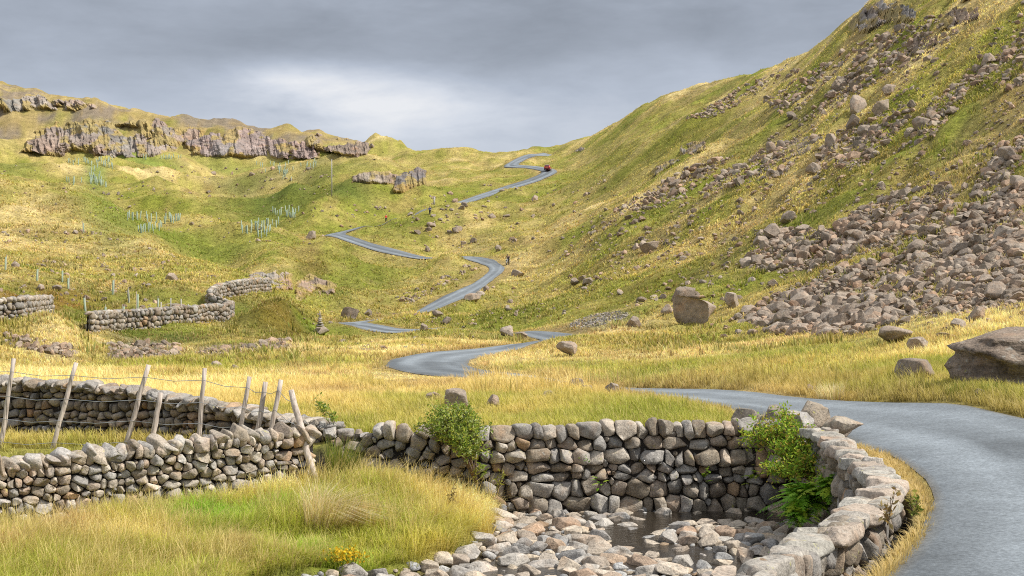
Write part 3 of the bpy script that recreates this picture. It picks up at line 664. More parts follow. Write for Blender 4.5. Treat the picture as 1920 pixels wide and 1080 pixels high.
wall_thing('retaining_wall', 'curved boulder retaining wall holding the road above the stony stream', [
    ('stone_courses', lambda a: (stone_wall(a, W3, .62, .345, 3, 23, bulge=.06, gap=.007, base_big=1.15, mul=1.0), stone_wall(a, [(x, y, b, t - .10) for x, y, b, t in W4], .40, .36, 3, 24, bulge=.03, gap=.007, mul=.9))),
    ('coping', cap_slabs)], loc=(1.5, 28, -1.65))

def img_wall(label, pts, thick, size, seed, h, cop):
    P = []
    for px, py, D in pts:
        x, y, z, _ = [float(v[0]) for v in hit(px, py)]; P.append((x, y, z - .25, z + h))
    wall_thing('dry_stone_wall', label, [('stone_courses', lambda a: stone_wall(a, P, thick, size, 2, seed, bulge=.06, gap=.015, mul=.95)),
                                         ('coping', lambda a: coping(a, P, thick * .9, (.3, .5), (.3, .42), -.3, 2, seed + 1, .35, mul=1.05))], loc=P[0][:3])
img_wall('ruined end of a pale stone wall at the far left edge above the grassy mound', [(-120, 612, 80), (0, 605, 81), (40, 600, 82), (95, 588, 83)], .6, .42, 33, 1.25, True)
img_wall('winding stone wall climbing from the grassy mound to the bracken knoll', [(165, 622, 112), (230, 616, 116), (300, 612, 119), (370, 606, 123), (425, 601, 128), (434, 594, 133), (420, 588, 137), (396, 581, 142), (392, 572, 146), (402, 563, 146), (420, 557, 150), (450, 551, 154), (478, 546, 157), (505, 545, 160)], .7, .5, 43, 1.35, True)

# ------------------------------------------------------------------ crags: fractured rock faces standing out of the hillside
def crag(label, xs, ytop, ybot, A_, seed, nu, nv, col=(.33, .275, .225), name='crag', vert=1.0, thr=.0):
    us = np.linspace(0, 1, nu); vs = np.linspace(0, 1, nv); U, Vv = np.meshgrid(us, vs)
    pxs = xs[0] + (xs[-1] - xs[0]) * U; yt = np.interp(pxs, xs, ytop); yb = np.interp(pxs, xs, ybot); py = yb + (yt - yb) * Vv
    X, D, Z, ok = hit(pxs.ravel(), py.ravel()); sc = D / 560.0
    X0 = X / sc; Z0 = Z / sc
    e = np.minimum(np.minimum(U, 1 - U) * 7, np.minimum(Vv * 5, (1 - Vv) * 3)).ravel()
    wob = fbm(X0 / 9, Z0 / 7, 4, seed); m = sst(.05, .75, e + (wob - .5) * 1.7 - .1 - thr)
    rid = 1 - np.abs(2 * fbm(X0 / (3.4 * vert) + 0.35 * Z0 / 4, Z0 / 11, 5, seed + 3) - 1)
    blk = np.floor(fbm(X0 / 7, Z0 / 5, 3, seed + 5) * 9) / 9
    lay = vn2(X0 / 20, Z0 / 2.2, seed + 8)
    hgt = m * (.60 + .45 * (rid - .6) + .75 * (blk - .45) + .30 * (lay - .5) + .85 * (fbm(X0 / 1.3 + Z0 / 9, Z0 / 6, 4, seed + 21) - .5) - .75 * sst(.60, .72, fbm(X0 / 11 + Z0 / 9, Z0 / 4.5 - X0 / 16, 3, seed + 25))) - .30
    dsp = A_ * sc * hgt
    P = np.stack([X, D - .95 * dsp, Z + .16 * dsp], 1)
    # leave out the parts that stay under the turf
    idx = np.arange(nu * nv).reshape(nv, nu); Q = np.stack([idx[:-1, :-1], idx[:-1, 1:], idx[1:, 1:], idx[1:, :-1]], -1).reshape(-1, 4)
    Q = Q[(hgt[Q] > -.28).any(1)]
    n = fbm(X0 / 6, Z0 / 4, 4, seed + 11)[:, None]; n2 = fbm(X0 / 14, Z0 / 10, 3, seed + 13)[:, None]
    c = np.array(col) * (.55 + .9 * n) * (1 + (n2 - .5) * np.array((.5, .1, -.1)))
    g_ = sst(.50, .62, fbm(X0 / 5, Z0 / 3.0, 4, seed + 17) + 0.45 * (1 - m))[:, None] * .8
    c = c * (1 - g_) + np.array((.36, .275, .085)) * g_
    tag(mesh_np(name, P, Q, c, M['crag'], False), label, 'crag')
crag('broad grey fractured crag below the left skyline with grassy ledges', [40, 90, 150, 230, 300, 350], [250, 225, 216, 220, 224, 232], [285, 292, 297, 296, 294, 292], 6.0, 3, 230, 100, (.30, .245, .205), thr=-.25)
crag('smooth purplish rock face right of the larger left crag', [345, 400, 450, 520, 570, 600], [268, 246, 240, 250, 262, 275], [290, 296, 298, 299, 299, 297], 5.0, 13, 200, 80, (.29, .23, .205), thr=-.35)
crag('dark broken crag at the far left edge under the summit', [-60, 20, 60, 100, 150, 175], [180, 178, 176, 180, 190, 200], [215, 214, 212, 210, 214, 212], 8.0, 23, 150, 50, (.31, .255, .21))
crag('thin rock band high on the left ridge', [95, 130, 160, 190], [188, 186, 190, 198], [202, 203, 205, 206], 6.0, 28, 80, 24)
crag('rounded rocky end of the left ridge beside the pass', [560, 600, 650, 690, 725], [256, 251, 258, 266, 290], [276, 284, 294, 299, 300], 6.0, 33, 140, 60, (.30, .25, .205), thr=-.4)
crag('middle rock step on the left ridge above the planted field', [268, 300, 345, 395], [231, 226, 229, 238], [280, 282, 280, 268], 5, 37, 110, 60, (.33, .27, .22), thr=.1)
crag('dark notch of wet rock where the stream falls below the pass', [735, 760, 785, 805], [330, 312, 306, 318], [362, 362, 358, 345], 5.0, 43, 70, 60, (.20, .165, .15))
crag('scattered rock ribs on the small hill left of the pass', [640, 680, 730, 760], [322, 312, 312, 322], [350, 350, 352, 350], 4.0, 47, 90, 50, (.33, .27, .21), thr=.3)
crag('pinkish rock outcrop in the gully left of the hairpin hill', [455, 490, 520, 555], [510, 500, 496, 512], [535, 540, 548, 545], 5.0, 53, 90, 60, (.33, .26, .21), thr=.1)
crag('brown rock outcrop under the hairpin road', [548, 580, 610, 640], [525, 512, 512, 530], [570, 565, 560, 556], 5.0, 57, 90, 70, (.30, .235, .18), thr=.15)
crag('brown rock ribs beside the long scree on the middle slope', [1212, 1250, 1290, 1335], [322, 292, 266, 262], [342, 322, 300, 282], 5.0, 81, 100, 60, (.31, .245, .18), thr=.1)
crag('row of dark brown rock ribs below the rock towers', [1438, 1470, 1510, 1548], [285, 262, 246, 250], [322, 312, 296, 280], 5.0, 83, 100, 70, (.30, .235, .17), thr=.15)
crag('steep grey cliff at the top of the right skyline', [1585, 1625, 1665, 1720], [50, 8, -10, 5], [76, 70, 52, 40], 10.0, 63, 120, 80, (.33, .29, .26), thr=-.2)
crag('jagged dark buttress right of the skyline cliff', [1750, 1780, 1810, 1840], [40, 0, -10, 10], [70, 60, 50, 40], 8.0, 67, 80, 80, (.31, .25, .19))
crag('brown rock rib below the skyline buttress', [1700, 1730, 1760], [80, 62, 60], [112, 104, 84], 7.0, 71, 60, 60, (.25, .195, .15))
crag('small dark rock outcrop on the slope left of the long scree', [1270, 1300, 1330], [268, 260, 262], [294, 292, 284], 6.0, 73, 60, 50, (.27, .215, .17))
crag('little rock outcrop above the upper hairpin', [1060, 1080, 1100], [282, 275, 274], [300, 300, 290], 4.0, 77, 50, 40, (.28, .23, .19))

# ------------------------------------------------------------------ boulders placed one by one (base column, base row, width, height in photo pixels)
ANG = [mesh_np('boulder', rock(4, 100 + k, 20, .42, .74, .035, dims=(1, .85, .8)), ICO[4][1], None, M['boulder'], True, link=False) for k in range(12)]
RND = [mesh_np('boulder', rock(4, 200 + k, 14, .55, .84, .05, dims=(1, .9, .75)), ICO[4][1], None, M['boulder'], True, link=False) for k in range(8)]
def boulder(px, py, w_, h_, label, group=None, rounded=False, r=np.random.RandomState(77), sink=.18, D=None, rot=None, me=None, lean=0.1):
    if D is None:
        X, D, z, ok = hit(px, py); X, D, z = float(X[0]), float(D[0]), float(z[0])
    else: X = (px - CX) / F * D; z = float(zt(X, D))
    me = me or (RND if rounded else ANG)[r.randint(8 if rounded else 12)]
    o = bpy.data.objects.new('boulder', me); COL.objects.link(o)
    sx = w_ / F * D / 2; sz = h_ / F * D / 2 / .8 / (1 - sink * .8)
    o.scale = (sx, sx * r.uniform(.75, 1.1), sz); o.rotation_euler = (r.normal() * lean, r.normal() * lean, r.uniform(0, 6.28) if rot is None else rot)
    o.location = (X, D + sx * .4, z + sz * .8 * (1 - 2 * sink))
    return tag(o, label, 'boulder', group)
# the great slab on the right
Vb = ICO[5][0].copy(); Vb = np.sign(Vb) * np.abs(Vb) ** .62
Vb /= np.abs(Vb).max(0)
rb = np.random.RandomState(6)
for n_, d_ in [((-.75, -.25, .6), .95), ((-.85, -.1, -.5), .90), ((-.45, -.55, -.7), .80), ((-.9, -.45, .1), .92), ((.1, -.75, .66), .95), ((.05, -.1, 1), .80), ((-.35, .1, .95), .86), ((-.6, -.75, .2), .98), ((.2, -.7, -.7), .86), ((.8, -.4, .4), 1.05)]:
    n_ = np.array(n_) / np.linalg.norm(n_); Vb -= np.maximum(0, Vb @ n_ - d_)[:, None] * n_
tz = Vb[:, 2] * 1.0 + .30 * Vb[:, 0] + .10 * np.sin(Vb[:, 0] * 4 + 1)          # tilted, folded bedding
st_ = vn2(tz * 4.2 + 7, Vb[:, 0] * .9 + Vb[:, 1] * .7, 31); cr_ = vn2(tz * 17, Vb[:, 0] * 1.7, 32)
side = 1 - sst(.55, .8, Vb[:, 2])
sc_ = 1 + side * (.30 * (np.round(st_ * 4) / 4 - .6) + .06 * (cr_ - .5)) + .05 * (vn3(Vb * 3.3, 8) - .5) + .03 * (vn3(Vb * 9, 9) - .5)
Vb = np.stack([Vb[:, 0] * sc_, Vb[:, 1] * sc_, Vb[:, 2] * (1 + .05 * (vn3(Vb * 4, 12) - .5))], 1)
slab = mesh_np('boulder', Vb, ICO[5][1], None, M['bigboulder'], True, link=False)
o = bpy.data.objects.new('boulder', slab); COL.objects.link(o); X, D = (1902 - CX) / F * 35.2, 35.2
o.location = (X, D, float(zt(X, 34.5)) + .50); o.scale = (1.55, 1.25, 1.08); o.rotation_euler = (.10, -.03, -.12)
tag(o, 'huge dark layered boulder with yellow lichen at the right edge', 'boulder')
for a in [(1726, 716, 96, 34, 'low rounded pinkish boulder with a lichen patch left of the huge boulder', True), (1722, 664, 44, 25, 'small pointed dark grey boulder in green grass', False), (1680, 645, 70, 26, 'brown rounded boulder below the scree apron', True),
          (1775, 635, 36, 12, 'low pink boulder half sunk in grass above the pointed one', True), (1306, 604, 84, 60, 'big square grey block at the left foot of the scree', False), (1284, 566, 54, 30, 'weathered rock behind the big square block', False),
          (1373, 579, 28, 34, 'upright reddish slab right of the big square block', False), (1065, 668, 44, 22, 'flat-topped tan boulder alone in the pasture', True), (856, 773, 64, 36, 'pale rounded boulder behind the willow bush', True),
          (811, 756, 28, 16, 'small pale boulder left of the rounded one behind the bush', True), (924, 767, 28, 20, 'small brown cube-shaped boulder in straw grass', False), (950, 630, 25, 22, 'whitish boulder standing by the bend of the road', False),
          (978, 634, 30, 14, 'low grey boulder beside the whitish one at the bend', False), (600, 627, 34, 20, 'squat boulder under the stone cairn', False), (657, 598, 36, 24, 'wedge-shaped grey boulder above the lower road bend', False),
          (690, 591, 20, 12, 'small dark boulder right of the wedge-shaped one', False), (795, 620, 21, 16, 'pale block beside the lower road', False), (836, 607, 20, 14, 'tilted grey block above the pale block', False), (820, 595, 24, 14, 'dark block below the road as it climbs', False),
          (886, 565, 32, 18, 'brown boulder at the right verge of the climbing road', False), (970, 519, 26, 14, 'dark flat boulder below the parked motorcycle', False), (912, 546, 14, 12, 'light boulder right of the climbing road', True),
          (318, 526, 26, 16, 'largest brown boulder on the left hillside', False), (332, 581, 30, 14, 'pale flat boulder behind the winding wall', True), (28, 503, 16, 14, 'light boulder near the left edge on the hillside', True), (76, 545, 18, 14, 'whitish boulder above the bracken on the left', True), (106, 545, 22, 12, 'flat pale boulder right of the whitish one', True),
          (582, 449, 18, 18, 'lone boulder at the left hairpin of the road', False), (802, 472, 12, 12, 'blue-grey upright rock above the middle road', False), (808, 426, 20, 11, 'greenish boulder on the middle hillside', True), (856, 436, 22, 13, 'grey boulder on the middle hillside', False), (886, 457, 17, 12, 'pinkish boulder low on the middle hillside', False),
          (934, 471, 14, 14, 'rounded boulder above the sharp right bend', True), (1003, 377, 20, 13, 'dark boulder on grass below the car', False), (872, 387, 14, 9, 'tan boulder by the upper road', True), (1080, 535, 20, 14, 'left rock of a trio on the right slope', False), (1102, 534, 22, 15, 'right rock of a trio on the right slope', False), (1091, 526, 18, 12, 'upper rock of a trio on the right slope', False),
          (1218, 473, 36, 22, 'light tilted slab alone on the right slope', False), (1450, 448, 36, 30, 'tall pale block at the top of the middle scree', False), (1480, 416, 42, 22, 'broad pale rock at the head of the middle scree', False), (1455, 462, 32, 16, 'rounded pale rock under the tall pale block', True),
          (1610, 212, 42, 38, 'tall square rock tower high on the right slope', False), (1650, 216, 36, 30, 'leaning rock tower right of the square tower', False), (1600, 240, 30, 26, 'brown rock just below the two rock towers', False), (1668, 178, 30, 22, 'dark tilted rock above the two rock towers', False), (1730, 240, 36, 24, 'rounded brown boulder right of the rock towers', True),
          (1558, 276, 34, 27, 'upright grey rock below the rock towers', False), (1624, 258, 32, 26, 'pale round-headed rock below the rock towers', True), (1447, 290, 24, 24, 'dark upright fin of rock mid slope', False), (1466, 282, 18, 20, 'smaller fin beside the dark upright fin', False), (1532, 326, 36, 22, 'brown boulder at the bottom of the boulder patch', False),
          (1857, 118, 26, 22, 'dark boulder on green grass near the upper right', False), (1900, 298, 44, 28, 'dark brown outcrop rock at the right edge', False), (1830, 600, 30, 28, 'upright block with yellow lichen right of the apron', False), (1800, 615, 44, 18, 'flat slab below the lichened block', False), (1870, 560, 60, 36, 'dark overhanging rock at the right edge of the apron', False),
          (1570, 285, 0, 0, '', False), (1098, 737, 24, 12, 'small pale rock on the near road verge', True), (1150, 742, 34, 18, 'grey angular rock where the near road appears', False), (1080, 735, 30, 20, 'pale rock in grass left of the road', True), (1520, 738, 14, 14, 'small white stone on the far road bank', True), (1840, 742, 18, 10, 'small grey stone in front of the huge boulder', True), (1028, 748, 26, 12, 'low tan rock in the straw grass', True),
          (1188, 613, 30, 22, 'brown angular rock beside the gravel patch', False), (1250, 590, 24, 20, 'dark angular rock left of the big square block', False), (405, 690, 22, 10, 'pale stone in the pasture beyond the fence', True), (440, 694, 16, 8, 'smaller pale stone in the pasture beyond the fence', True)]:
    if a[2]: boulder(a[0], a[1], a[2], a[3] * (1.35 if a[1] > 640 else 1.0), a[4], rounded=a[5], sink=(.0 if a[1] > 640 else .15))

# ------------------------------------------------------------------ scree and loose rocks: sampled over the slopes
REG = [  # polygon in photo pixels, count, smallest, largest (px), name
    ([(1370, 600), (1430, 565), (1560, 505), (1700, 472), (1800, 400), (1920, 340), (1925, 575), (1830, 590), (1700, 600), (1610, 630), (1450, 628)], 3600, 5, 38, 'angular grey boulder in the great scree apron'),
    ([(1400, 600), (1500, 570), (1650, 560), (1700, 590), (1600, 628), (1440, 625)], 380, 15, 50, 'angular grey boulder in the great scree apron'),
    ([(1395, 500), (1440, 425), (1560, 430), (1640, 400), (1780, 350), (1800, 390), (1700, 450), (1560, 500), (1470, 512)], 1700, 5, 34, 'grey rock in the middle scree fan'),
    ([(1150, 395), (1300, 310), (1450, 275), (1600, 240), (1800, 150), (1925, 60), (1925, 150), (1760, 245), (1640, 310), (1500, 325), (1350, 355), (1200, 400)], 2300, 5, 26, 'grey rock in the long diagonal boulder band'),
    ([(1280, 225), (1330, 200), (1400, 158), (1480, 122), (1500, 135), (1420, 180), (1340, 220)], 500, 4, 12, 'small rock in the thin stone band under the skyline'),
    ([(1430, 190), (1600, 85), (1760, 25), (1800, 65), (1650, 155), (1500, 235)], 1100, 5, 24, 'rock scattered on the upper right slope'),
    ([(1560, 420), (1750, 330), (1925, 250), (1925, 330), (1780, 380), (1600, 450)], 1300, 6, 28, 'rock in the short scree streak at the right'),
    ([(1100, 420), (1300, 330), (1925, 0), (1925, 560), (1500, 560), (1200, 590), (1100, 560)], 2600, 4.5, 20, 'loose rock on the grassy right slope'),
    ([(640, 400), (1000, 330), (1160, 330), (1160, 600), (820, 600), (900, 520), (1000, 470), (820, 470)], 420, 4, 17, 'loose rock on the hillside between the road bends'),
    ([(0, 430), (150, 425), (300, 465), (440, 530), (380, 575), (200, 585), (0, 560)], 420, 4, 15, 'pale rock strewn over the left hillside'),
    ([(0, 310), (600, 310), (730, 400), (560, 470), (300, 430), (100, 390), (0, 375)], 300, 3, 12, 'small rock on the far left knolls'),
    ([(550, 585), (720, 585), (900, 600), (900, 640), (560, 612)], 70, 4, 16, 'rock near the lower road bends'),
    ([(1680, 470), (1820, 380), (1925, 330), (1925, 560), (1800, 560)], 1300, 6, 40, 'angular grey boulder in the great scree apron'),
    ([(1360, 590), (1925, 560), (1925, 620), (1700, 625), (1300, 640)], 60, 8, 34, 'half-buried rock at the foot of the scree'),
    ([(200, 648), (345, 646), (335, 668), (205, 674)], 260, 7, 24, 'pale stone on the far stream bank'),
    ([(365, 655), (545, 640), (545, 656), (370, 668)], 170, 7, 24, 'pale stone in the line of rocks across the pasture'),
    ([(15, 630), (100, 640), (150, 660), (140, 674), (60, 655), (10, 648)], 80, 8, 24, 'stone below the grassy mound'),
    ([(640, 640), (780, 632), (800, 652), (650, 662)], 40, 6, 20, 'grey stone by the pond-like bend of the road'),
    ([(740, 560), (860, 505), (905, 490), (905, 500), (830, 540), (760, 575)], 70, 5, 16, 'kerb rock along the climbing road')]
r = np.random.RandomState(5); LOOSE = []
for poly, n, lo, hi, gname in REG:
    P = np.array(poly); k = 0
    x = r.uniform(P[:, 0].min(), P[:, 0].max(), n * 5); y = r.uniform(P[:, 1].min(), P[:, 1].max(), n * 5); m = pip(x, y, poly); x, y = x[m][:n], y[m][:n]
    # clump along the fall line
    X, D, z, ok = hit(x, y); al = X * -.62 + D * -.78; ac = X * .78 - D * .62
    dens = fbm(al / 30, ac / 4.0, 3, 12) if lo < 20 and hi < 30 else np.full(len(x), .6)
    keep = ok & (r.rand(len(x)) < sst(.30, .52, dens)) & (samp(RD, X, D) > 2.6)
    sz = lo * (1 - r.rand(len(x)) * (1 - (lo / hi) ** 1.7)) ** (-1 / 1.7)
    for i in np.nonzero(keep)[0]: LOOSE.append((sz[i], X[i], D[i], z[i], gname))
LOOSE.sort(key=lambda t: -t[0])
NIND = 225
for (s, X, D, z, gname) in LOOSE[:NIND]:
    hw = s / F * D / 2; me = ANG[r.randint(12)]; o = bpy.data.objects.new('boulder', me); COL.objects.link(o)
    o.scale = (hw * r.uniform(.9, 1.25), hw * r.uniform(.8, 1.2), hw * r.uniform(.7, 1.1)); o.rotation_euler = (r.normal() * .35, r.normal() * .35, r.uniform(0, 6.28))
    o.location = (X, D, z + hw * (r.uniform(-.05, .4) if 'apron' in gname else .12)); tag(o, gname, 'boulder', gname.replace('rock ', 'rocks ').replace('boulder ', 'boulders ').replace('stone ', 'stones '))
acc = Acc(); TEM = {1: [rock(2, 300 + k, 14, .42, .72, .05, dims=(1, .85, .75)) for k in range(10)], 2: [rock(2, 320 + k, 16, .42, .72, .05, dims=(1, .85, .75)) for k in range(14)]}
for (s, X, D, z, gname) in LOOSE[NIND:]:
    sub = 2 if s > 9 else 1; hw = s / F * D / 2; V = TEM[sub][r.randint(len(TEM[sub]))] * hw * r.uniform(.75, 1.25, 3)
    V = rotz(rotx(roty(V, r.normal() * .4), r.normal() * .4), r.uniform(0, 6.28))
    c = np.array((.37, .295, .225)) * r.uniform(.55, 1.2) * np.array([(1, 1, 1), (1.06, .95, .88), (.96, 1, 1.03)][r.randint(3)])
    acc.add(V + np.array((X, D, z + hw * r.uniform(-.05, .5 if 'apron' in gname else .3))), ICO[2][1], None, c)
# fine gravel patch beside the slope foot
x = r.uniform(1065, 1185, 900); y = r.uniform(580, 616, 900); m = ((x - 1122) / 55 + .0) ** 2 + ((y - (600 - (x - 1122) * .18)) / 11) ** 2 < 1
X, D, z, ok = hit(x[m], y[m])
for i in range(len(X)):
    hw = r.uniform(.06, .16); acc.add(TEM[1][i % 10] * hw + np.array((X[i], D[i], z[i] + .02)), ICO[2][1], None, np.array((.36, .33, .30)) * r.uniform(.7, 1.2))
tag(acc.build('scree', M['rock'], None, False), 'countless small grey scree stones strewn over the slopes', 'scree', kind='stuff')

# cairn on its boulder
X, D, z, ok = hit(600, 628); X, D = float(X[0]), float(D[0]); z = float(z[0]); root = empty('cairn', (X, D, z + .8)); tag(root, 'small tapering cairn of balanced flat stones beside the lower road', 'cairn')
zz = .0
for k, (w_, h_) in enumerate([(.62, .30), (.5, .24), (.42, .24), (.34, .2), (.26, .2), (.2, .2), (.12, .26)]):
    V = rotz(rock(3, 700 + k, 8, .5, .85, .05, dims=(w_ * .62, w_ * .55, h_ * .55)), k * 1.3); mesh_np('stone', V + np.array((.03 * math.sin(k * 2), 0.02, zz + h_ * .5)), ICO[3][1], np.tile(np.array((.38, .34, .29)) * (.8 + .07 * k), (len(V), 1)), M['rock'], True, root); zz += h_ * .92

# ------------------------------------------------------------------ stream: water and cobbles
pw = [(-3.4, 17), (-1.2, 21.6), (-.3, 23), (.0, 25.0), (0.2, 27.6), (5.4, 27.9), (5.6, 23), (4.9, 18.7), (3.2, 13.8), (1.6, 10.5), (-1, 10.5)]
bm = bmesh.new(); bm.faces.new([bm.verts.new((x, y, 0)) for x, y in pw]); bmesh.ops.triangulate(bm, faces=bm.faces[:])
for f in range(4): bmesh.ops.subdivide_edges(bm, edges=bm.edges[:], cuts=1, use_grid_fill=True)
for v in bm.verts: v.co.z = -1.895 + (v.co.y - 20) * .035 + .012 * math.sin(v.co.x * 5 + v.co.y * 3)
me = bpy.data.meshes.new('water'); bm.to_mesh(me); bm.free(); me.materials.append(M['water']); o = bpy.data.objects.new('water', me); COL.objects.link(o); tag(o, kind='structure')
RV = [mesh_np('river_stone', rock(4, 400 + k, 16, .50, .80, .05, dims=(1, .8, .6)), ICO[4][1], None, None, True, link=False) for k in range(14)]
def river_mat(name, c):
    m = M['river'].copy(); m.name = name; nt = m.node_tree
    for n in nt.nodes:
        if n.type == 'ATTRIBUTE':
            oi = nt.nodes.new('ShaderNodeObjectInfo'); rr = ramp(nt, oi.outputs['Random'], c)
            for l in list(nt.links):
                if l.from_node == n: nt.links.new(rr, l.to_socket)
    return m
RM = [river_mat('river_stone_grey', [(0, (.38, .355, .32)), (.35, (.48, .445, .395)), (.7, (.29, .27, .25)), (1, (.37, .365, .35))]), river_mat('river_stone_tan', [(0, (.50, .43, .34)), (.5, (.38, .32, .26)), (1, (.56, .49, .40))]), river_mat('river_stone_rusty', [(0, (.36, .26, .19)), (1, (.44, .34, .25))])]
MESH_R = []
for k, me in enumerate(RV): me.materials.append(RM[[0, 1, 1, 0, 1, 0, 2, 0, 1, 0, 1, 1, 0, 1][k]]); MESH_R.append(me)
r = np.random.RandomState(9); placed = []; cand = []
for k in range(22000):
    R_ = .05 * (1 - r.rand() * (1 - (.05 / .25) ** 1.6)) ** (-1 / 1.6)
    cand.append((R_, r.uniform(-3, 5.6), r.uniform(12.5, 28.2)))
cand.sort(key=lambda t: -t[0]); PA = np.zeros((0, 3))
cx = np.array([c[1] for c in cand]); cy = np.array([c[2] for c in cand]); okp = pip(cx, cy, BEDPOLY) & pip(cx, cy, POLYB); db = polydist(cx, cy, POLYB, True)
# wet channel: fewer big stones there
chan = polydist(cx, cy, CHAN)
cz = zt(np.clip(cx, -5, 7), cy); vis = (CX + F * cx / cy < 1560) & (HY - (cz - EYE) * F / cy < 1130)
for i, (R_, x, y) in enumerate(cand):
    if not okp[i] or db[i] < .22 or not vis[i]: continue
    if chan[i] < .45 and r.rand() < (.40 if R_ > .16 else .1): continue
    if len(PA) and (np.hypot(PA[:, 0] - x, PA[:, 1] - y) < (PA[:, 2] + R_) * .76).any(): continue
    PA = np.vstack([PA, [x, y, R_]])
acc = Acc(); TR = [rock(2, 440 + k, 11, .5, .8, .06, dims=(1, .8, .6)) for k in range(12)]
for i, (x, y, R_) in enumerate(PA):
    z = float(zt(x, y)); wet = chan[np.argmin((cx - x) ** 2 + (cy - y) ** 2)] < .5
    if i < 240:
        o = bpy.data.objects.new('river_stone', MESH_R[r.randint(14)]); COL.objects.link(o); o.scale = (R_ * r.uniform(.95, 1.2), R_ * r.uniform(.9, 1.15), R_ * r.uniform(.85, 1.25))
        o.rotation_euler = (r.normal() * .16, r.normal() * .16, r.uniform(0, 6.28)); o.location = (x, y, z + R_ * .26)
        px = CX + F * x / y; big = R_ > .27
        if y > 26: lb, gp = ('large stone lying at the foot of the retaining wall' if big else 'stone lying at the foot of the retaining wall'), 'stream stones at the foot of the retaining wall'
        elif chan[np.argmin((cx - x) ** 2 + (cy - y) ** 2)] < .8: lb, gp = ('large wet cobble standing in the stream channel' if big else 'wet cobble in the stream channel'), 'cobbles in the stream channel'
        elif px < 1000: lb, gp = ('large pale cobble on the left edge of the dry stream bed' if big else 'pale cobble on the left edge of the dry stream bed'), 'cobbles on the left edge of the stream bed'
        else: lb, gp = ('large cobble in the middle of the dry stream bed' if big else 'cobble in the middle of the dry stream bed'), 'cobbles in the middle of the stream bed'
        tag(o, lb, 'stone', gp + (', large' if big else ''))
    else:
        V = rotz(TR[r.randint(12)] * R_ * r.uniform(.8, 1.2, 3), r.uniform(0, 6.28))
        c = [np.array((.43, .425, .41)), np.array((.45, .38, .29)), np.array((.33, .33, .33)), np.array((.36, .25, .16))][r.choice(4, p=[.5, .32, .15, .03])] * r.uniform(.7, 1.2)
        if wet: c = c * np.array((.55, .48, .42))
        acc.add(V + np.array((x, y, z + R_ * .25)), ICO[2][1], None, c)
tag(acc.build('river_gravel', M['river'], None, True), 'small pale pebbles filling the stream bed between the cobbles', 'gravel', kind='stuff')
# ------------------------------------------------------------------ grass: real blades, denser close by
def blades(X, D, z, h, wd, az, lean, c0, c1, c2):
    """curved blades, 5 vertices each"""
    n = len(X); dx = np.cos(az); dy = np.sin(az); fa = az + 1.57 + RS.uniform(-.5, .5, n); wx = np.cos(fa) * wd / 2; wy = np.sin(fa) * wd / 2
    # blade width faces sideways to its lean
    V = np.empty((n, 5, 3)); B = np.stack([X, D, z], 1)
    w3 = np.stack([wx, wy, np.zeros(n)], 1); l3 = np.stack([dx, dy, np.zeros(n)], 1)
    V[:, 0] = B - w3; V[:, 1] = B + w3
    mid = B + l3 * (h * lean * .33)[:, None]; mid[:, 2] += h * .58
    V[:, 2] = mid - w3 * .75; V[:, 3] = mid + w3 * .75
    tip = B + l3 * (h * lean)[:, None]; tip[:, 2] += h * np.clip(1 - .35 * lean ** 2, .4, 1); V[:, 4] = tip
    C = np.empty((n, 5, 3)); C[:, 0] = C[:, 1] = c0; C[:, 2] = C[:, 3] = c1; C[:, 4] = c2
    b = np.arange(n)[:, None] * 5
    return V.reshape(-1, 3), b + np.array([[2, 3, 4]]), b + np.array([[0, 1, 3, 2]]), C.reshape(-1, 3)

def tufts(acc, n, ldr, pxr, per, h, wd, spread, accept, wind=-.15, cmul=1.0, tipstraw=.35, lean=(.15, .75), hf=None, force=None):
    ld = RS.uniform(ldr[0], ldr[1], n); px = RS.uniform(pxr[0], pxr[1], n); D = np.exp(ld); X = (px - CX) / F * D
    m = accept(X, D, px); X, D = X[m], D[m]
    c = gcol(X, D) * cmul
    if force is not None: c = c * (1 - force[1]) + np.array(force[0]) * force[1]
    if D.size and np.median(D) > 60: c = c * RS.uniform(.62, 1.42, (len(X), 1)) * (1 + RS.uniform(-.12, .12, (len(X), 3)))
    g = np.clip((c[:, 0] - c[:, 1]) / (c[:, 0] + 1e-6), -.3, .4)     # >0 dry, <0 green
    hh = h * RS.uniform(.55, 1.3, len(X)) * (.8 + .9 * np.clip(fbm(X / 3.1, D / 3.1, 3, 131), 0, 1) * 1.0 - .15)
    if hf is not None: hh = hh * hf(X, D, px[m])
    rep = lambda a: np.repeat(a, per, 0)
    X2, D2, c2, h2 = rep(X), rep(D), rep(c), rep(hh); k = len(X2)
    az = RS.uniform(0, 6.283, k); rr = np.sqrt(RS.rand(k)) * spread
    X2 = X2 + np.cos(az) * rr; D2 = D2 + np.sin(az) * rr; z2 = zt(X2, D2) - .02
    hb = h2 * RS.uniform(.6, 1.1, k); ln = RS.uniform(*lean, k)
    ax = np.cos(az) * ln + wind; ay = np.sin(az) * ln; ln = np.hypot(ax, ay); az = np.arctan2(ay, ax)
    j = RS.uniform(.78, 1.22, (k, 1)); straw = (RS.rand(k, 1) < tipstraw) * RS.uniform(.2, .8, (k, 1))
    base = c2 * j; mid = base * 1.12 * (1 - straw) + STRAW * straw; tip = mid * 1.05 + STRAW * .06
    acc.add(*blades(X2, D2, z2, hb, wd * RS.uniform(.7, 1.3, k), az, ln, base * .62, mid, tip))

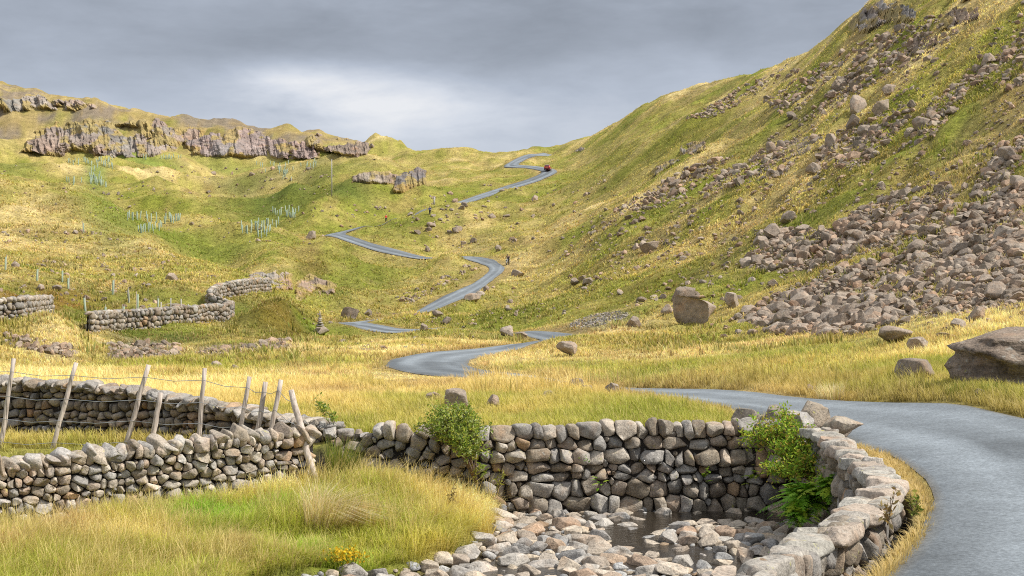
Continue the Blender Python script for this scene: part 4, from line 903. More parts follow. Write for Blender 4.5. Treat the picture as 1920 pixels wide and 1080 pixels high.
def ok_ground(X, D, px):
    sb = samp(SB, X, D); bed = samp(SBED, X, D)
    m = (samp(RD, X, D) > 2.02 + .35 * (fbm(X * 1.2, D * 1.2, 2, 5)))
    m &= ~((np.abs(sb) < .34) & (D < 31)); m &= ~((sb > 0) & (bed > -.10 + .25 * (fbm(X * 2, D * 2, 2, 6) - .5)))
    w2 = polydist(X, D, [(p[0], p[1]) for p in W2]); m &= w2 > .36
    m &= ~((X > 2) & (X < 7.6) & (sb < 0) & (D < 30.5) & (samp(RD, X, D) < 3.0) & (RS.rand(len(X)) < .25))
    m &= ~(inscree(X, D) & (RS.rand(len(X)) < .82))
    return m
acc = Acc()
isB = lambda X, D: samp(SB, X, D) > 0
# near bank (in front of the low wall and beside the stream)
tufts(acc, 17000, (L(17), L(27.6)), (-60, 1000), 13, .30, .011, .13, lambda X, D, px: ok_ground(X, D, px) & isB(X, D), wind=.22, cmul=1.75, tipstraw=.42, lean=(.2, 1.0), hf=lambda X, D, px: .55 + 1.1 * fbm(X / 1.1, D / 1.1, 2, 191) * (1 - .5 * sst(24.0, 25.5, D + X * .45)))
tufts(acc, 3300, (L(17), L(27.6)), (-60, 1000), 14, .50, .010, .12, lambda X, D, px: ok_ground(X, D, px) & isB(X, D) & (fbm(X / 1.7, D / 1.7, 3, 171) > .52), wind=.34, cmul=1.5, tipstraw=.8, lean=(.2, .8), force=(STRAW, .65))
# ground between the two left walls, road verges, pasture edge
tufts(acc, 9000, (L(11), L(33)), (-60, 1990), 10, .17, .011, .12, lambda X, D, px: ok_ground(X, D, px) & ~isB(X, D), cmul=1.3, lean=(.2, .9))
# pasture
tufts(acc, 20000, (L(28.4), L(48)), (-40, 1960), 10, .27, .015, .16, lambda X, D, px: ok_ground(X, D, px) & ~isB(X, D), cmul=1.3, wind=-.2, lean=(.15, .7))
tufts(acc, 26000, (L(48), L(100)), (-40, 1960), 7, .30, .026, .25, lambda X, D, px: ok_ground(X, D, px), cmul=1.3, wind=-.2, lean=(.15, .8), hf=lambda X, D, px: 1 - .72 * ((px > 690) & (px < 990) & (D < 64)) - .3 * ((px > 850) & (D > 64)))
tufts(acc, 16000, (L(10.5), L(27)), (1440, 1790), 9, .13, .010, .10, lambda X, D, px: (samp(RD, X, D) > 1.95) & (samp(RD, X, D) < 2.9) & (samp(SB, X, D) < -.28) & (X < 8), cmul=1.25, tipstraw=.7, lean=(.2, 1.0), force=((.62, .45, .22), .6))
# tall rushes and rank grass along the far verge of the road
tufts(acc, 1500, (L(26), L(52)), (1080, 1960), 16, .52, .018, .18, lambda X, D, px: ok_ground(X, D, px) & (samp(RD, X, D) < 5.5) & (X > 3) & (px < 1740) & (((D > 44) | (X > 8.6))), cmul=1.15, tipstraw=.4, lean=(.1, .6))
tufts(acc, 500, (L(40), L(60)), (880, 1200), 14, .55, .022, .2, lambda X, D, px: ok_ground(X, D, px) & (fbm(X / 2, D / 2, 2, 4) > .45), cmul=1.1, tipstraw=.4, lean=(.1, .5))
# hillsides
tufts(acc, 14000, (L(70), L(330)), (-20, 1940), 6, .50, .10, .5, lambda X, D, px: ok_ground(X, D, px) & (samp(RD, X, D) > 3) & (fbm(X / 7, D / 10, 3, 211) > .57) & ((D > 110) | (px < 640) | (px > 1200)), cmul=1.0, lean=(.1, .6), force=((.17, .19, .035), .6))
tufts(acc, 9000, (L(70), L(330)), (-20, 1940), 6, .34, .10, .6, lambda X, D, px: ok_ground(X, D, px) & (samp(RD, X, D) > 3) & (fbm(X / 9 + 31, D / 13, 3, 213) > .56), cmul=1.0, lean=(.2, .9), force=((.30, .20, .08), .6))
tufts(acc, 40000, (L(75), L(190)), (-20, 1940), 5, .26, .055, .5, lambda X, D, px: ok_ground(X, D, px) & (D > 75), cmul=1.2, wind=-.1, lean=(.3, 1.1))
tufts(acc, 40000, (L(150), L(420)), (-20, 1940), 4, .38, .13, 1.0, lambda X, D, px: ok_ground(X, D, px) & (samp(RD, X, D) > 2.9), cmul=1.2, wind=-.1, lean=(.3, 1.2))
tag(acc.build('grass', M['grass'], None, True), 'rough straw and green grass covering the pasture and banks', 'grass', kind='stuff')

# ------------------------------------------------------------------ plants
def rush(name, label, px, py, D, n, h, wd, spread, lean, wind, cols, seed, cat='rushes', z=None):
    r = np.random.RandomState(seed); X0 = (px - CX) / F * D; az = r.uniform(0, 6.283, n); rr = np.sqrt(r.rand(n)) * spread
    X = X0 + np.cos(az) * rr; Y = D + np.sin(az) * rr; zz = zt(X, Y) - .03
    ln = r.uniform(*lean, n); ax = np.cos(az) * ln + wind; ay = np.sin(az) * ln; hb = h * r.uniform(.6, 1.1, n)
    c = np.array(cols)[r.randint(len(cols), size=n)] * r.uniform(.8, 1.2, (n, 1))
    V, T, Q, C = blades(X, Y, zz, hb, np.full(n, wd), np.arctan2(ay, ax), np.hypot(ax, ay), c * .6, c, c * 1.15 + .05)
    z0 = float(zt(X0, D)); o = mesh_np(name, V - np.array((X0, D, z0)), [T, Q], C, M['grass'], True, None, (X0, D, z0)); return tag(o, label, cat)
TAN = [(.85, .70, .42), (.88, .76, .52), (.74, .56, .32), (.66, .6, .24)]; GRN = [(.20, .26, .03), (.30, .32, .05), (.14, .21, .03), (.45, .38, .12)]
rush('rush_tussock', 'big tan tussock of arching rushes beside the leaning post', 612, 985, 23.2, 650, .95, .012, .38, (.1, 1.0), .62, TAN, 1)
rush('rush_tussock', 'green upright rush clump at the end of the low wall', 640, 862, 26.6, 420, .85, .010, .28, (.05, .4), .12, GRN, 2)
rush('rush_tussock', 'green rush clump in front of the huge dark boulder', 1868, 742, 32.4, 200, .38, .014, .45, (.05, .45), .05, GRN, 3)
rush('rush_tussock', 'second green rush clump left of the huge dark boulder', 1800, 745, 33.2, 140, .38, .014, .35, (.05, .5), .05, GRN, 4)
rush('rush_tussock', 'brown withered tussock low in the left foreground', 105, 1010, 21.3, 380, .34, .010, .38, (.4, 1.2), .1, [(.30, .18, .10), (.45, .33, .22), (.22, .12, .06)], 5)
rush('rush_tussock', 'small brown withered tussock at the lower left corner', 20, 1055, 20.0, 260, .28, .010, .3, (.4, 1.2), .1, [(.30, .18, .10), (.45, .33, .22)], 6)
rush('rush_tussock', 'vivid green grass clump in the middle of the near bank', 395, 985, 22.2, 420, .5, .010, .45, (.1, .6), .2, [(.16, .30, .02), (.24, .36, .03), (.34, .36, .06)], 7, 'grass clump')
rush('rush_tussock', 'straw tussock on the far verge beyond the road', 1560, 752, 38.5, 240, .55, .016, .35, (.1, .6), -.1, TAN, 8)
rush('rush_tussock', 'brown heathery tussock low at the centre of the near bank', 455, 1040, 20.6, 300, .3, .010, .35, (.4, 1.2), .1, [(.28, .15, .09), (.40, .28, .2)], 9)

def leafcloud(acc, P, size, cols, r, asp=.42, up=.3):
    """one bent diamond leaf at every point"""
    n = len(P); d = r.normal(size=(n, 3)); d[:, 2] += up; d /= np.linalg.norm(d, axis=1)[:, None]
    s = np.cross(d, r.normal(size=(n, 3))); s /= np.linalg.norm(s, axis=1)[:, None]; u = np.cross(d, s)
    l = size * r.uniform(.6, 1.25, (n, 1)); w_ = l * asp
    V = np.stack([P, P + d * l * .5 + s * w_ * .5 + u * l * .06, P + d * l, P + d * l * .5 - s * w_ * .5 + u * l * .06], 1).reshape(-1, 3)
    c = np.array(cols)[r.randint(len(cols), size=n)] * r.uniform(.7, 1.25, (n, 1))
    b = np.arange(n)[:, None] * 4; acc.add(V, None, b + np.array([[0, 1, 2, 3]]), np.repeat(c, 4, 0))

def shrub(name, label, base, blobs, nleaf, lsize, cols, seed, trunk_r=.03, asp=.42, cat='bush'):
    """base point; blobs = (x, y, z, radius) of the crown in world metres; twigs reach into every blob"""
    r = np.random.RandomState(seed); root = empty(name, base); tag(root, label, cat); base = np.array(base); ab = Acc(); al = Acc(); tot = sum(b[3] ** 2 for b in blobs)
    for (x, y, z, R_) in blobs:
        c = np.array((x, y, z)) - base; m1 = c * .5 + r.normal(size=3) * .06; nt_ = max(5, int(26 * R_ / .4))
        tube(ab, [np.zeros(3), m1 * .6, m1, c], [trunk_r, trunk_r * .8, trunk_r * .6, trunk_r * .35], 6)
        P = []
        for k in range(nt_):
            d = r.normal(size=3); d[2] = abs(d[2]) * .9 - .25; d /= np.linalg.norm(d); e = c + d * R_ * r.uniform(.6, 1.12); s0 = m1 + (c - m1) * r.uniform(.2, 1); k1 = (s0 + e) / 2 + r.normal(size=3) * .04
            tube(ab, [s0, k1, e], [trunk_r * .22, trunk_r * .14, trunk_r * .06], 4, cap=False)
            q = r.uniform(.25, 1.05, int(nleaf * R_ ** 2 / tot / nt_) + 1)[:, None]; P.append(s0 * (1 - q) ** 2 + 2 * k1 * q * (1 - q) + e * q ** 2 + r.normal(size=(len(q), 3)) * .045 * (R_ / .4 + .3))
        leafcloud(al, np.concatenate(P), lsize, cols, r, asp)
    ab.build('stem', M['bark'], root); al.build('foliage', M['leaf'], root, False); return root
def w3(px, py, D): return unp(px, py, D)
G1 = [(.24, .34, .05), (.36, .44, .08), (.16, .24, .04), (.48, .54, .22), (.44, .46, .07)]
shrub('willow_bush', 'grey-green willow bush growing out of the retaining wall', w3(893, 905, 27.15), [(*w3(x, y, D), R_ * 27 / F) for x, y, D, R_ in [(818, 788, 26.8, 36), (850, 778, 26.9, 33), (880, 802, 26.7, 36), (835, 805, 26.5, 36), (878, 842, 26.5, 34), (858, 820, 26.5, 34), (798, 800, 26.8, 22), (872, 780, 26.8, 30)]], 4600, .085, G1, 1, .030, .36)
G2 = [(.26, .42, .04), (.36, .50, .05), (.18, .32, .04), (.45, .52, .06), (.48, .38, .07)]
shrub('rowan_bush', 'bright green rowan bush leaning over the corner of the retaining wall', w3(1520, 900, 26.3), [(*w3(x, y, D), R_ * 27 / F) for x, y, D, R_ in [(1438, 815, 27.0, 42), (1475, 808, 26.9, 40), (1418, 825, 27, 32), (1500, 835, 26.4, 44), (1475, 855, 26.4, 40), (1535, 872, 25.8, 44), (1565, 905, 24.8, 42), (1505, 885, 25.6, 44), (1470, 775, 27.2, 22), (1450, 880, 26.0, 30)]], 6500, .085, G2, 2, .032, .40)
shrub('sapling', 'thin sapling with sparse leaves rising above the wall end', w3(628, 815, 27.9), [(*w3(x, y, D), R_ * 28 / F) for x, y, D, R_ in [(605, 765, 27.9, 15), (592, 748, 27.9, 9), (622, 785, 27.9, 14)]], 190, .085, G1, 3, .010, .4, 'sapling')
def fern(label, px, py, D, n, ln, seed, cols, dirx=0.0, spreadz=.6, cat='fern', pin=26):
    r = np.random.RandomState(seed); b = np.array(unp(px, py, D)); root = empty('fern', b); tag(root, label, cat); ab = Acc(); al = Acc()
    for k in range(n):
        az = r.uniform(0, 6.283); l = ln * r.uniform(.45, 1.1); el = r.uniform(.2, 1.35); d = np.array((math.cos(az) + dirx, math.sin(az) - .5, 0)); d /= np.linalg.norm(d) + 1e-6
        t = np.linspace(0, 1, 12)[:, None]; P = d * (t * l * math.cos(el)) + np.array((0, 0, 1)) * (l * (math.sin(el) * t - .55 * t ** 2)) + r.normal(size=3) * spreadz * .1
        tube(ab, P[::3], .004, 4, (.14, .2, .04), False)
        s = np.cross(d, (0, 0, 1)); T_ = np.gradient(P, axis=0); T_ /= np.linalg.norm(T_, axis=1)[:, None]; V = []; c = np.array(cols[r.randint(len(cols))]) * r.uniform(.75, 1.2)
        for i in range(pin):
            q = .12 + .88 * i / pin; p = np.array([np.interp(q, t[:, 0], P[:, j]) for j in range(3)]); tt = np.array([np.interp(q, t[:, 0], T_[:, j]) for j in range(3)]); w_ = (r.rand() > .18) * l * .15 * r.uniform(.6, 1.2) * math.sin(math.pi * min(1, q * .85 + .15)) ** .8 + .01
            for sg in (-1, 1):
                e = p + s * sg * w_ + tt * w_ * .35 - np.array((0, 0, w_ * .25)); hw = tt * l * .0125
                V += [p - hw, p + hw, (p + e) / 2 + hw * 1.1, e, (p + e) / 2 - hw * 1.1]
        V = np.array(V); bb = np.arange(len(V) // 5)[:, None] * 5; al.add(V, bb + np.array([[2, 3, 4]]), bb + np.array([[0, 1, 2, 4]]), c)
    ab.build('stalk', M['leaf'], root); al.build('fronds', M['leaf'], root, False); return root
FG = [(.20, .42, .03), (.28, .50, .04), (.14, .32, .025), (.38, .50, .04)]
fern('lush green fern mass at the foot of the rowan bush', 1512, 940, 24.6, 190, .72, 1, FG, -.2)
fern('dense fern clump on the stream side of the curved wall', 1560, 915, 24.2, 120, .55, 2, FG)
fern('lower fern clump hanging over the stream boulders', 1500, 968, 24.2, 110, .5, 12, FG, -.3)
fern('small fern on the middle of the retaining wall face', 1118, 905, 27.05, 8, .24, 3, FG)
fern('bright hart\'s tongue fern clump low on the wall', 1320, 892, 27.4, 9, .26, 4, [(.24, .38, .03), (.32, .42, .05)])
fern('yellow-green fern clump left of the rowan bush', 1412, 893, 27.3, 11, .32, 5, [(.26, .38, .03), (.34, .40, .05)])
fern('tiny fern tuft high on the retaining wall face', 1100, 858, 27.2, 6, .16, 6, FG)
fern('small fern between the lowest stones at the curved wall', 1465, 1035, 17.2, 9, .17, 7, FG)
fern('leafy weed tuft beside the willow trunk', 905, 885, 26.9, 12, .28, 8, [(.26, .34, .04), (.2, .28, .04)])
def weed(label, px, py, D, h, seed, c, n=46):
    r = np.random.RandomState(seed); b = np.array(unp(px, py, D)); root = empty('weed', b); tag(root, label, 'weed'); ab = Acc(); al = Acc()
    for k in range(3):
        e = np.array((r.normal() * .05, r.normal() * .05, h * (1 - .25 * k))); P = [np.zeros(3), e * .5 + r.normal(size=3) * .01, e]; tube(ab, P, [.006, .005, .003], 5)
        q = r.uniform(.1, 1, n // 3)[:, None]; leafcloud(al, e * q + r.normal(size=(len(q), 3)) * .018, .085, c, r, .4)
    ab.build('stem', M['bark'], root); al.build('foliage', M['leaf'], root, False)
weed('dead brown dock stalk on top of the curved wall', 1664, 985, 15.1, .40, 1, [(.30, .20, .08), (.36, .28, .12)])
weed('green thistle on the dry verge beside the road', 1712, 965, 15.5, .27, 2, [(.20, .26, .05), (.3, .28, .07)], 70)
weed('thin yellowing weed stem on the stream bank edge', 935, 915, 26.3, .42, 3, [(.36, .36, .06), (.3, .3, .06)])
weed('second spindly weed before the retaining wall', 890, 905, 26.0, .45, 4, [(.36, .34, .06), (.3, .3, .06)])
weed('brown seeding dock stem on the grassy bank', 848, 945, 25.0, .34, 5, [(.26, .18, .07)])
r = np.random.RandomState(3); al = Acc(); X, D, z, ok = hit(642, 1072); b = np.array((X[0], D[0], z[0])); leafcloud(al, r.normal(size=(420, 3)) * np.array((.16, .14, .05)) + np.array((0, 0, .24)), .05, [(.75, .50, .02), (.62, .42, .03), (.4, .42, .05)], r, .8)
root = empty('flowering_plant', b); tag(root, 'patch of bright yellow flowers at the bottom of the near bank', 'flowers'); al.build('foliage', M['leaf'], root, False)
sa = Acc()
for k in range(30):
    e = r.normal(size=3) * np.array((.15, .13, .02)) + np.array((0, 0, .24)); tube(sa, [e * np.array((.6, .6, 0)), e], .004, 4, (.2, .28, .04), False)
sa.build('stem', M['leaf'], root)
# ------------------------------------------------------------------ wire fence between the two near walls
fr = empty('wire_fence', (-6, 28, -.4)); tag(fr, 'leaning wooden post and wire fence between the two near-left walls', 'fence'); FO = np.array((-6, 28, -.4))
posts = [(-2, 812, 26, 672, 28.4, .055), (95, 824, 143, 680, 28.2, .055), (232, 822, 279, 684, 28.2, .06), (283, 818, 301, 736, 28.0, .065), (370, 815, 384, 690, 28.0, .055), (444, 808, 468, 706, 27.8, .055), (477, 808, 498, 716, 27.7, .06), (499, 808, 527, 712, 27.6, .058)]
tops = []
def post(b, t, rad, seed, parent, label=None):
    r = np.random.RandomState(seed); b = np.array(b); t = np.array(t); P = [b + (t - b) * q + (r.normal(size=3) * .008 if 0 < q < 1 else 0) for q in np.linspace(0, 1, 7)]
    a = Acc(); tube(a, np.array(P) - FO, np.linspace(rad * .88, rad * .78, 7) * (1 + r.normal(size=7) * .03), 9); o = a.build('post', M['wood'], parent)
    if label: o['label'] = label
for k, (bx, by, tx, ty, D, rad) in enumerate(posts):
    b = np.array(unp(bx, by, D)); b[2] = min(b[2], float(zt(b[0], b[1])) - .1); t = np.array(unp(tx, ty, D + .1)); post(b, t, rad, k, fr); tops.append((b, t))
b = np.array(unp(592, 905, 26.0)); t = np.array(unp(546, 732, 26.5)); post(b, t, .075, 20, fr, 'thick pale post propped against the end of the low wall'); tops.append((b, t))
for q in (.12, .36, .60, .86):
    P = [tops[0][0] + (tops[0][1] - tops[0][0]) * q + np.array((-5, .3, 0))]
    for b, t in tops[:3] + tops[4:]:
        p = b + (t - b) * q + np.array((0, -.06, 0))
        m = (P[-1] + p) / 2 - np.array((0, 0, .05)); P += [m, p]
    a = Acc(); tube(a, np.array(P) - FO, .006, 4); a.build('wire', M['wire'], fr)

# thin stakes and wire along the winding wall
X0, D0, z0, ok = hit(400, 588); O = np.array((X0[0], D0[0], z0[0])); fr2 = empty('wire_fence', O); tag(fr2, 'line of thin grey stakes behind the winding wall', 'fence'); pr = []
for k, (px, py) in enumerate([(302, 591), (320, 590), (340, 588), (352, 588), (362, 587), (370, 586), (379, 585), (386, 583), (390, 577), (396, 574), (404, 577), (412, 578), (418, 580)]):
    D = 130 + k * .8; x, y, _ = unp(px, py, D); z = float(zt(x, y)); a = Acc(); tube(a, np.array([(x, y, z - .1), (x + .1 * math.sin(k * 3), y, z + 1.5 + .2 * math.sin(k))]) - O, .055, 6); a.build('post', M['pole'], fr2); pr.append((x, y, z + 1.2))
a = Acc(); tube(a, np.array(pr) - O, .012, 4); a.build('wire', M['wire'], fr2)
X0, D0, z0, ok = hit(622, 369); O = np.array((X0[0], D0[0], z0[0])); a = Acc(); hp = 70 / F * D0[0]; tube(a, [(0, 0, -.3), (0, 0, hp)], [.14, .10], 8); tag(a.build('pole', M['pole'], None, True, O), 'tall thin pole standing on the far left hill', 'pole')
a = Acc(); X0, D0, z0, ok = hit(814, 384); tube(a, [(0, 0, -.3), (.05, 0, 1.7)], [.22, .18], 7); tag(a.build('standing_stone', M['pole'], None, True, (X0[0], D0[0], z0[0])), 'small pale standing stone below the upper road', 'standing stone')

# ------------------------------------------------------------------ tree shelters (plastic tubes round young trees)
def ring(bm_, r0, h, wall):
    a = Acc(); n = 10; an = np.arange(n) * 2 * math.pi / n; V = []
    for rr, z in ((r0, 0), (r0, h), (r0 * wall, h), (r0 * wall, .05)): V += [(rr * math.cos(t), rr * math.sin(t), z) for t in an]
    Q = [[k * n + j, k * n + (j + 1) % n, (k + 1) * n + (j + 1) % n, (k + 1) * n + j] for k in range(3) for j in range(n)]
    a.add(V, None, Q); return a
tme = ring(None, .095, 1.3, .85).build('tree_shelter', M['tube'], link=False, smooth=True)
sme = Acc(); boxv(sme, (.15, 0, .75), (.05, .05, 1.55)); sme = sme.build('stake', M['wood'], link=False, smooth=False)
def shelter(px, py, label, group, r, hsc=1.0, stake=False):
    X, D, z, ok = hit(px, py)
    if not ok[0]: return
    o = bpy.data.objects.new('tree_shelter', tme); COL.objects.link(o); o.location = (X[0], D[0], z[0] - .05); s = 1.0 if D[0] < 260 else 1.12; o.scale = (s, s, hsc * r.uniform(.85, 1.2)); o.rotation_euler = (r.normal() * .05, r.normal() * .05, r.uniform(0, 6))
    tag(o, label, 'tree guard', group)
    if stake: c = bpy.data.objects.new('stake', sme); COL.objects.link(c); c.parent = o
r = np.random.RandomState(21)
for poly, n, lb in [([(115, 297), (213, 297), (213, 315), (135, 306)], 34, 'pale tree guard in the upper left planting under the crag'), ([(166, 313), (192, 313), (190, 346), (170, 346)], 18, 'pale tree guard in the narrow strip below the upper left planting'), ([(118, 337), (200, 339), (200, 348), (128, 345)], 18, 'pale tree guard in the row under the narrow strip'),
                     ([(262, 291), (340, 291), (340, 295), (262, 295)], 16, 'pale tree guard in the thin row at the foot of the crags'), ([(480, 305), (600, 300), (590, 312), (545, 338), (505, 326)], 38, 'pale tree guard in the planting right of the dark fern slope'), ([(236, 404), (340, 407), (335, 418), (238, 410)], 26, 'pale tree guard in the row across the near left knoll'),
                     ([(256, 432), (300, 420), (312, 424), (290, 438)], 14, 'pale tree guard in the patch below the knoll row'), ([(502, 394), (568, 391), (560, 408), (515, 400)], 22, 'pale tree guard in the upper of two plantings left of the hairpin'), ([(450, 425), (527, 413), (520, 432), (490, 445), (452, 436)], 32, 'pale tree guard in the lower of two plantings left of the hairpin')]:
    P = np.array(poly); k = 0
    while k < n:
        x = r.uniform(P[:, 0].min(), P[:, 0].max()); y = r.uniform(P[:, 1].min(), P[:, 1].max())
        if pip(np.array([x]), np.array([y]), poly)[0]: shelter(x, y + 4, lb, lb.replace('tree guard', 'tree guards'), r); k += 1
for px, py, lb in [(69, 528, 'tree guard on the left hillside nearest the left edge'), (117, 528, 'leaning tree guard above the bracken'), (128, 541, 'taller tree guard right of the leaning one'), (211, 552, 'pair-standing tree guard in the middle of the hillside'), (242, 567, 'tree guard below the middle one'), (258, 583, 'tree guard standing left of the lone pair above the wall'), (296, 582, 'rightmost tree guard above the winding wall'), (160, 585, 'tree guard in dark bracken near the wall start'), (197, 605, 'tree guard right behind the start of the winding wall'), (230, 598, 'second tree guard right behind the winding wall'), (157, 438, 'lone tree guard high on the left hillside'), (10, 508, 'tree guard at the left edge of the hillside')]:
    shelter(px, py, lb, None, r, 1.05, True)

# ------------------------------------------------------------------ red car on the upper hairpin
def car():
    X, Y = float(unp(1027, 321, 357)[0]), 357.0; X = 9.0; z = zroad(X, Y) + .03; root = empty('car', (X, Y, z), math.radians(-10)); root.scale = (.86, .86, .86); tag(root, 'small red hatchback driving away round the upper hairpin', 'car')
    # cross-sections along the length (y forward): half width, floor, belt, half width at roof, roof height
    sec = [(-1.98, .74, .38, .72, .66, .74), (-1.92, .82, .28, .88, .70, .95), (-1.70, .86, .24, .95, .66, 1.32), (-1.30, .87, .22, .97, .63, 1.47), (-.5, .87, .2, .97, .62, 1.50), (.25, .87, .2, .95, .60, 1.45), (.85, .87, .2, .93, .68, 1.06), (1.3, .86, .22, .86, .66, .90), (1.75, .82, .26, .74, .62, .78), (1.98, .70, .36, .6, .56, .64)]
    V = []; Q = []
    for y, w_, fl, bl, wr, rf in sec: V += [(-w_ * .9, y, fl), (-w_, y, (fl + bl) / 2), (-w_ * .98, y, bl), (-wr, y, rf - .04), (-wr * .8, y, rf), (wr * .8, y, rf), (wr, y, rf - .04), (w_ * .98, y, bl), (w_, y, (fl + bl) / 2), (w_ * .9, y, fl)]
    n = 10
    for k in range(len(sec) - 1): Q += [[k * n + j, k * n + (j + 1) % n, (k + 1) * n + (j + 1) % n, (k + 1) * n + j] for j in range(n)]
    a = Acc(); a.add(V, None, Q); e = (len(sec) - 1) * n
    for s, rev in ((0, False), (e, True)):
        a.add(np.array(V)[s:s + n], [[0, i, i + 1] if rev else [0, i + 1, i] for i in range(1, n - 1)], None)
    a.build('body', M['redpaint'], root)
    def quad(nm, P, mt): a = Acc(); a.add(P, None, [[0, 1, 2, 3]]); return a.build(nm, mt, root, False)
    g = quad('rear_window', [(-.62, -1.94, .98), (.62, -1.94, .98), (.56, -1.73, 1.33), (-.56, -1.73, 1.33)], M['glass'])
    quad('windscreen', [(.62, .86, 1.08), (-.62, .86, 1.08), (-.52, .30, 1.43), (.52, .30, 1.43)], M['glass'])
    for s in (-1, 1):
        P = [(s * .875, -1.35, .99), (s * .875, .62, .98), (s * .66, .22, 1.38), (s * .665, -1.25, 1.40)]; quad('side_window', P if s > 0 else P[::-1], M['glass'])
        a = Acc(); boxv(a, (s * .68, -1.95, .78), (.24, .10, .22)); a.build('tail_lamp', M['lampred'], root, False)
        a = Acc(); boxv(a, (s * .62, 1.86, .66), (.3, .14, .12)); a.build('headlight', M['white'], root, False)
        a = Acc(); boxv(a, (s * .97, .52, 1.0), (.18, .08, .13)); a.build('wing_mirror', M['redpaint'], root, False)
        for y in (-1.25, 1.25):
            a = Acc(); tube(a, [(s * .70, y, .31), (s * .89, y, .31)], [.31, .31], 18); wh = a.build('wheel', M['tyre'], root)
            a = Acc(); tube(a, [(s * .87, y, .31), (s * .90, y, .31)], [.19, .17], 14); a.build('rim', M['rim'], wh)
    a = Acc(); boxv(a, (0, -2.0, .72), (.52, .03, .12)); a.build('number_plate', M['plate'], root, False)
    a = Acc(); boxv(a, (0, -.5, 1.512), (1.1, 1.5, .03), taper=.92); a.build('roof_panel', M['silver'], root, False)
    a = Acc(); boxv(a, (0, -1.98, .42), (1.5, .12, .16)); a.build('bumper', M['tyre'], root, False)
car()

# ------------------------------------------------------------------ people and motorcycle
def figure(label, loc, rz, joints, cloth, legcol, h=1.74):
    root = empty('person', loc, rz); tag(root, label, 'person')
    def skin_obj(nm, verts, edges, rad, mt, parent):
        me = bpy.data.meshes.new(nm); me.from_pydata([Vector(v) for v in verts], edges, []); o = bpy.data.objects.new(nm, me); COL.objects.link(o)
        o.modifiers.new('skin', 'SKIN'); sv = me.skin_vertices[0].data
        for i, r_ in enumerate(rad): sv[i].radius = (r_, r_) if not isinstance(r_, tuple) else r_
        sv[0].use_root = True; s = o.modifiers.new('sub', 'SUBSURF'); s.levels = 2; s.render_levels = 2
        dg = bpy.context.evaluated_depsgraph_get(); m2 = bpy.data.meshes.new_from_object(o.evaluated_get(dg)); m2.materials.clear(); m2.materials.append(mt)
        for p in m2.polygons: p.use_smooth = True
        o2 = bpy.data.objects.new(nm, m2); COL.objects.link(o2); bpy.data.objects.remove(o); o2.parent = parent; return o2
    J = joints; V = [J['pelvis'], J['waist'], J['chest'], J['neck'], J['head'], J['crown']]; E = [(0, 1), (1, 2), (2, 3), (3, 4), (4, 5)]; R_ = [.13, .125, .14, .06, .095, .07]
    for s in ('l', 'r'):
        b = len(V); V += [J['hip' + s], J['knee' + s], J['ankle' + s], J['toe' + s]]; R_ += [.095, .065, .045, .035]; E += [(0, b), (b, b + 1), (b + 1, b + 2), (b + 2, b + 3)]
        b = len(V); V += [J['sho' + s], J['elb' + s], J['wri' + s], J['han' + s]]; R_ += [.06, .045, .032, .03]; E += [(2, b), (b, b + 1), (b + 1, b + 2), (b + 2, b + 3)]
    skin_obj('body', V, E, R_, M['skin'], root)
    V = [J['pelvis'], J['waist'], J['chest'], tuple(np.array(J['chest']) + np.array((0, 0, .10)))]; E = [(0, 1), (1, 2), (2, 3)]; R_ = [.15, .15, .165, .09]
    for s in ('l', 'r'):
        b = len(V); V += [J['sho' + s], J['elb' + s], J['wri' + s]]; R_ += [.078, .062, .05]; E += [(2, b), (b, b + 1), (b + 1, b + 2)]
    skin_obj('jacket', V, E, R_, cloth, root)
    V = [J['pelvis']]; E = []; R_ = [.145]
    for s in ('l', 'r'):
        b = len(V); V += [J['hip' + s], J['knee' + s], J['ankle' + s]]; R_ += [.11, .085, .065]; E += [(0, b), (b, b + 1), (b + 1, b + 2)]
    skin_obj('trousers', V, E, R_, legcol, root)
    hd = np.array(J['head']); a = Acc(); Vh = ICO[2][0] * np.array((.10, .115, .10)) + hd + np.array((0, -.02 if False else .015, .06)); a.add(Vh, ICO[2][1]); a.build('hair', M['hair'], root)
    return root
STAND = dict(pelvis=(0, 0, .95), waist=(0, .01, 1.1), chest=(0, .01, 1.32), neck=(0, 0, 1.47), head=(0, -.02, 1.60), crown=(0, -.01, 1.69))
def stand(step):
    J = dict(STAND)
    for s, k in (('l', -1), ('r', 1)):
        f = step * k
        J['hip' + s] = (.10 * k, 0, .88); J['knee' + s] = (.11 * k, -.10 * f - .03, .50); J['ankle' + s] = (.11 * k, -.28 * f + .03, .08); J['toe' + s] = (.12 * k, -.28 * f - .13, .04)
        J['sho' + s] = (.19 * k, 0, 1.40); J['elb' + s] = (.25 * k, .12 * f + .03, 1.14); J['wri' + s] = (.24 * k, .22 * f - .05, .92); J['han' + s] = (.235 * k, .25 * f - .07, .84)
    return J
X, D, z, ok = hit(724, 417); figure('walker in a red jacket on the hillside path', (X[0], D[0], z[0]), .5, stand(.8), M['redcloth'], M['darkcloth'])
X, D, z, ok = hit(806, 403); figure('walker in a blue jacket below the upper road', (X[0], D[0], z[0]), -.4, stand(.6), M['bluecloth'], M['darkcloth'])
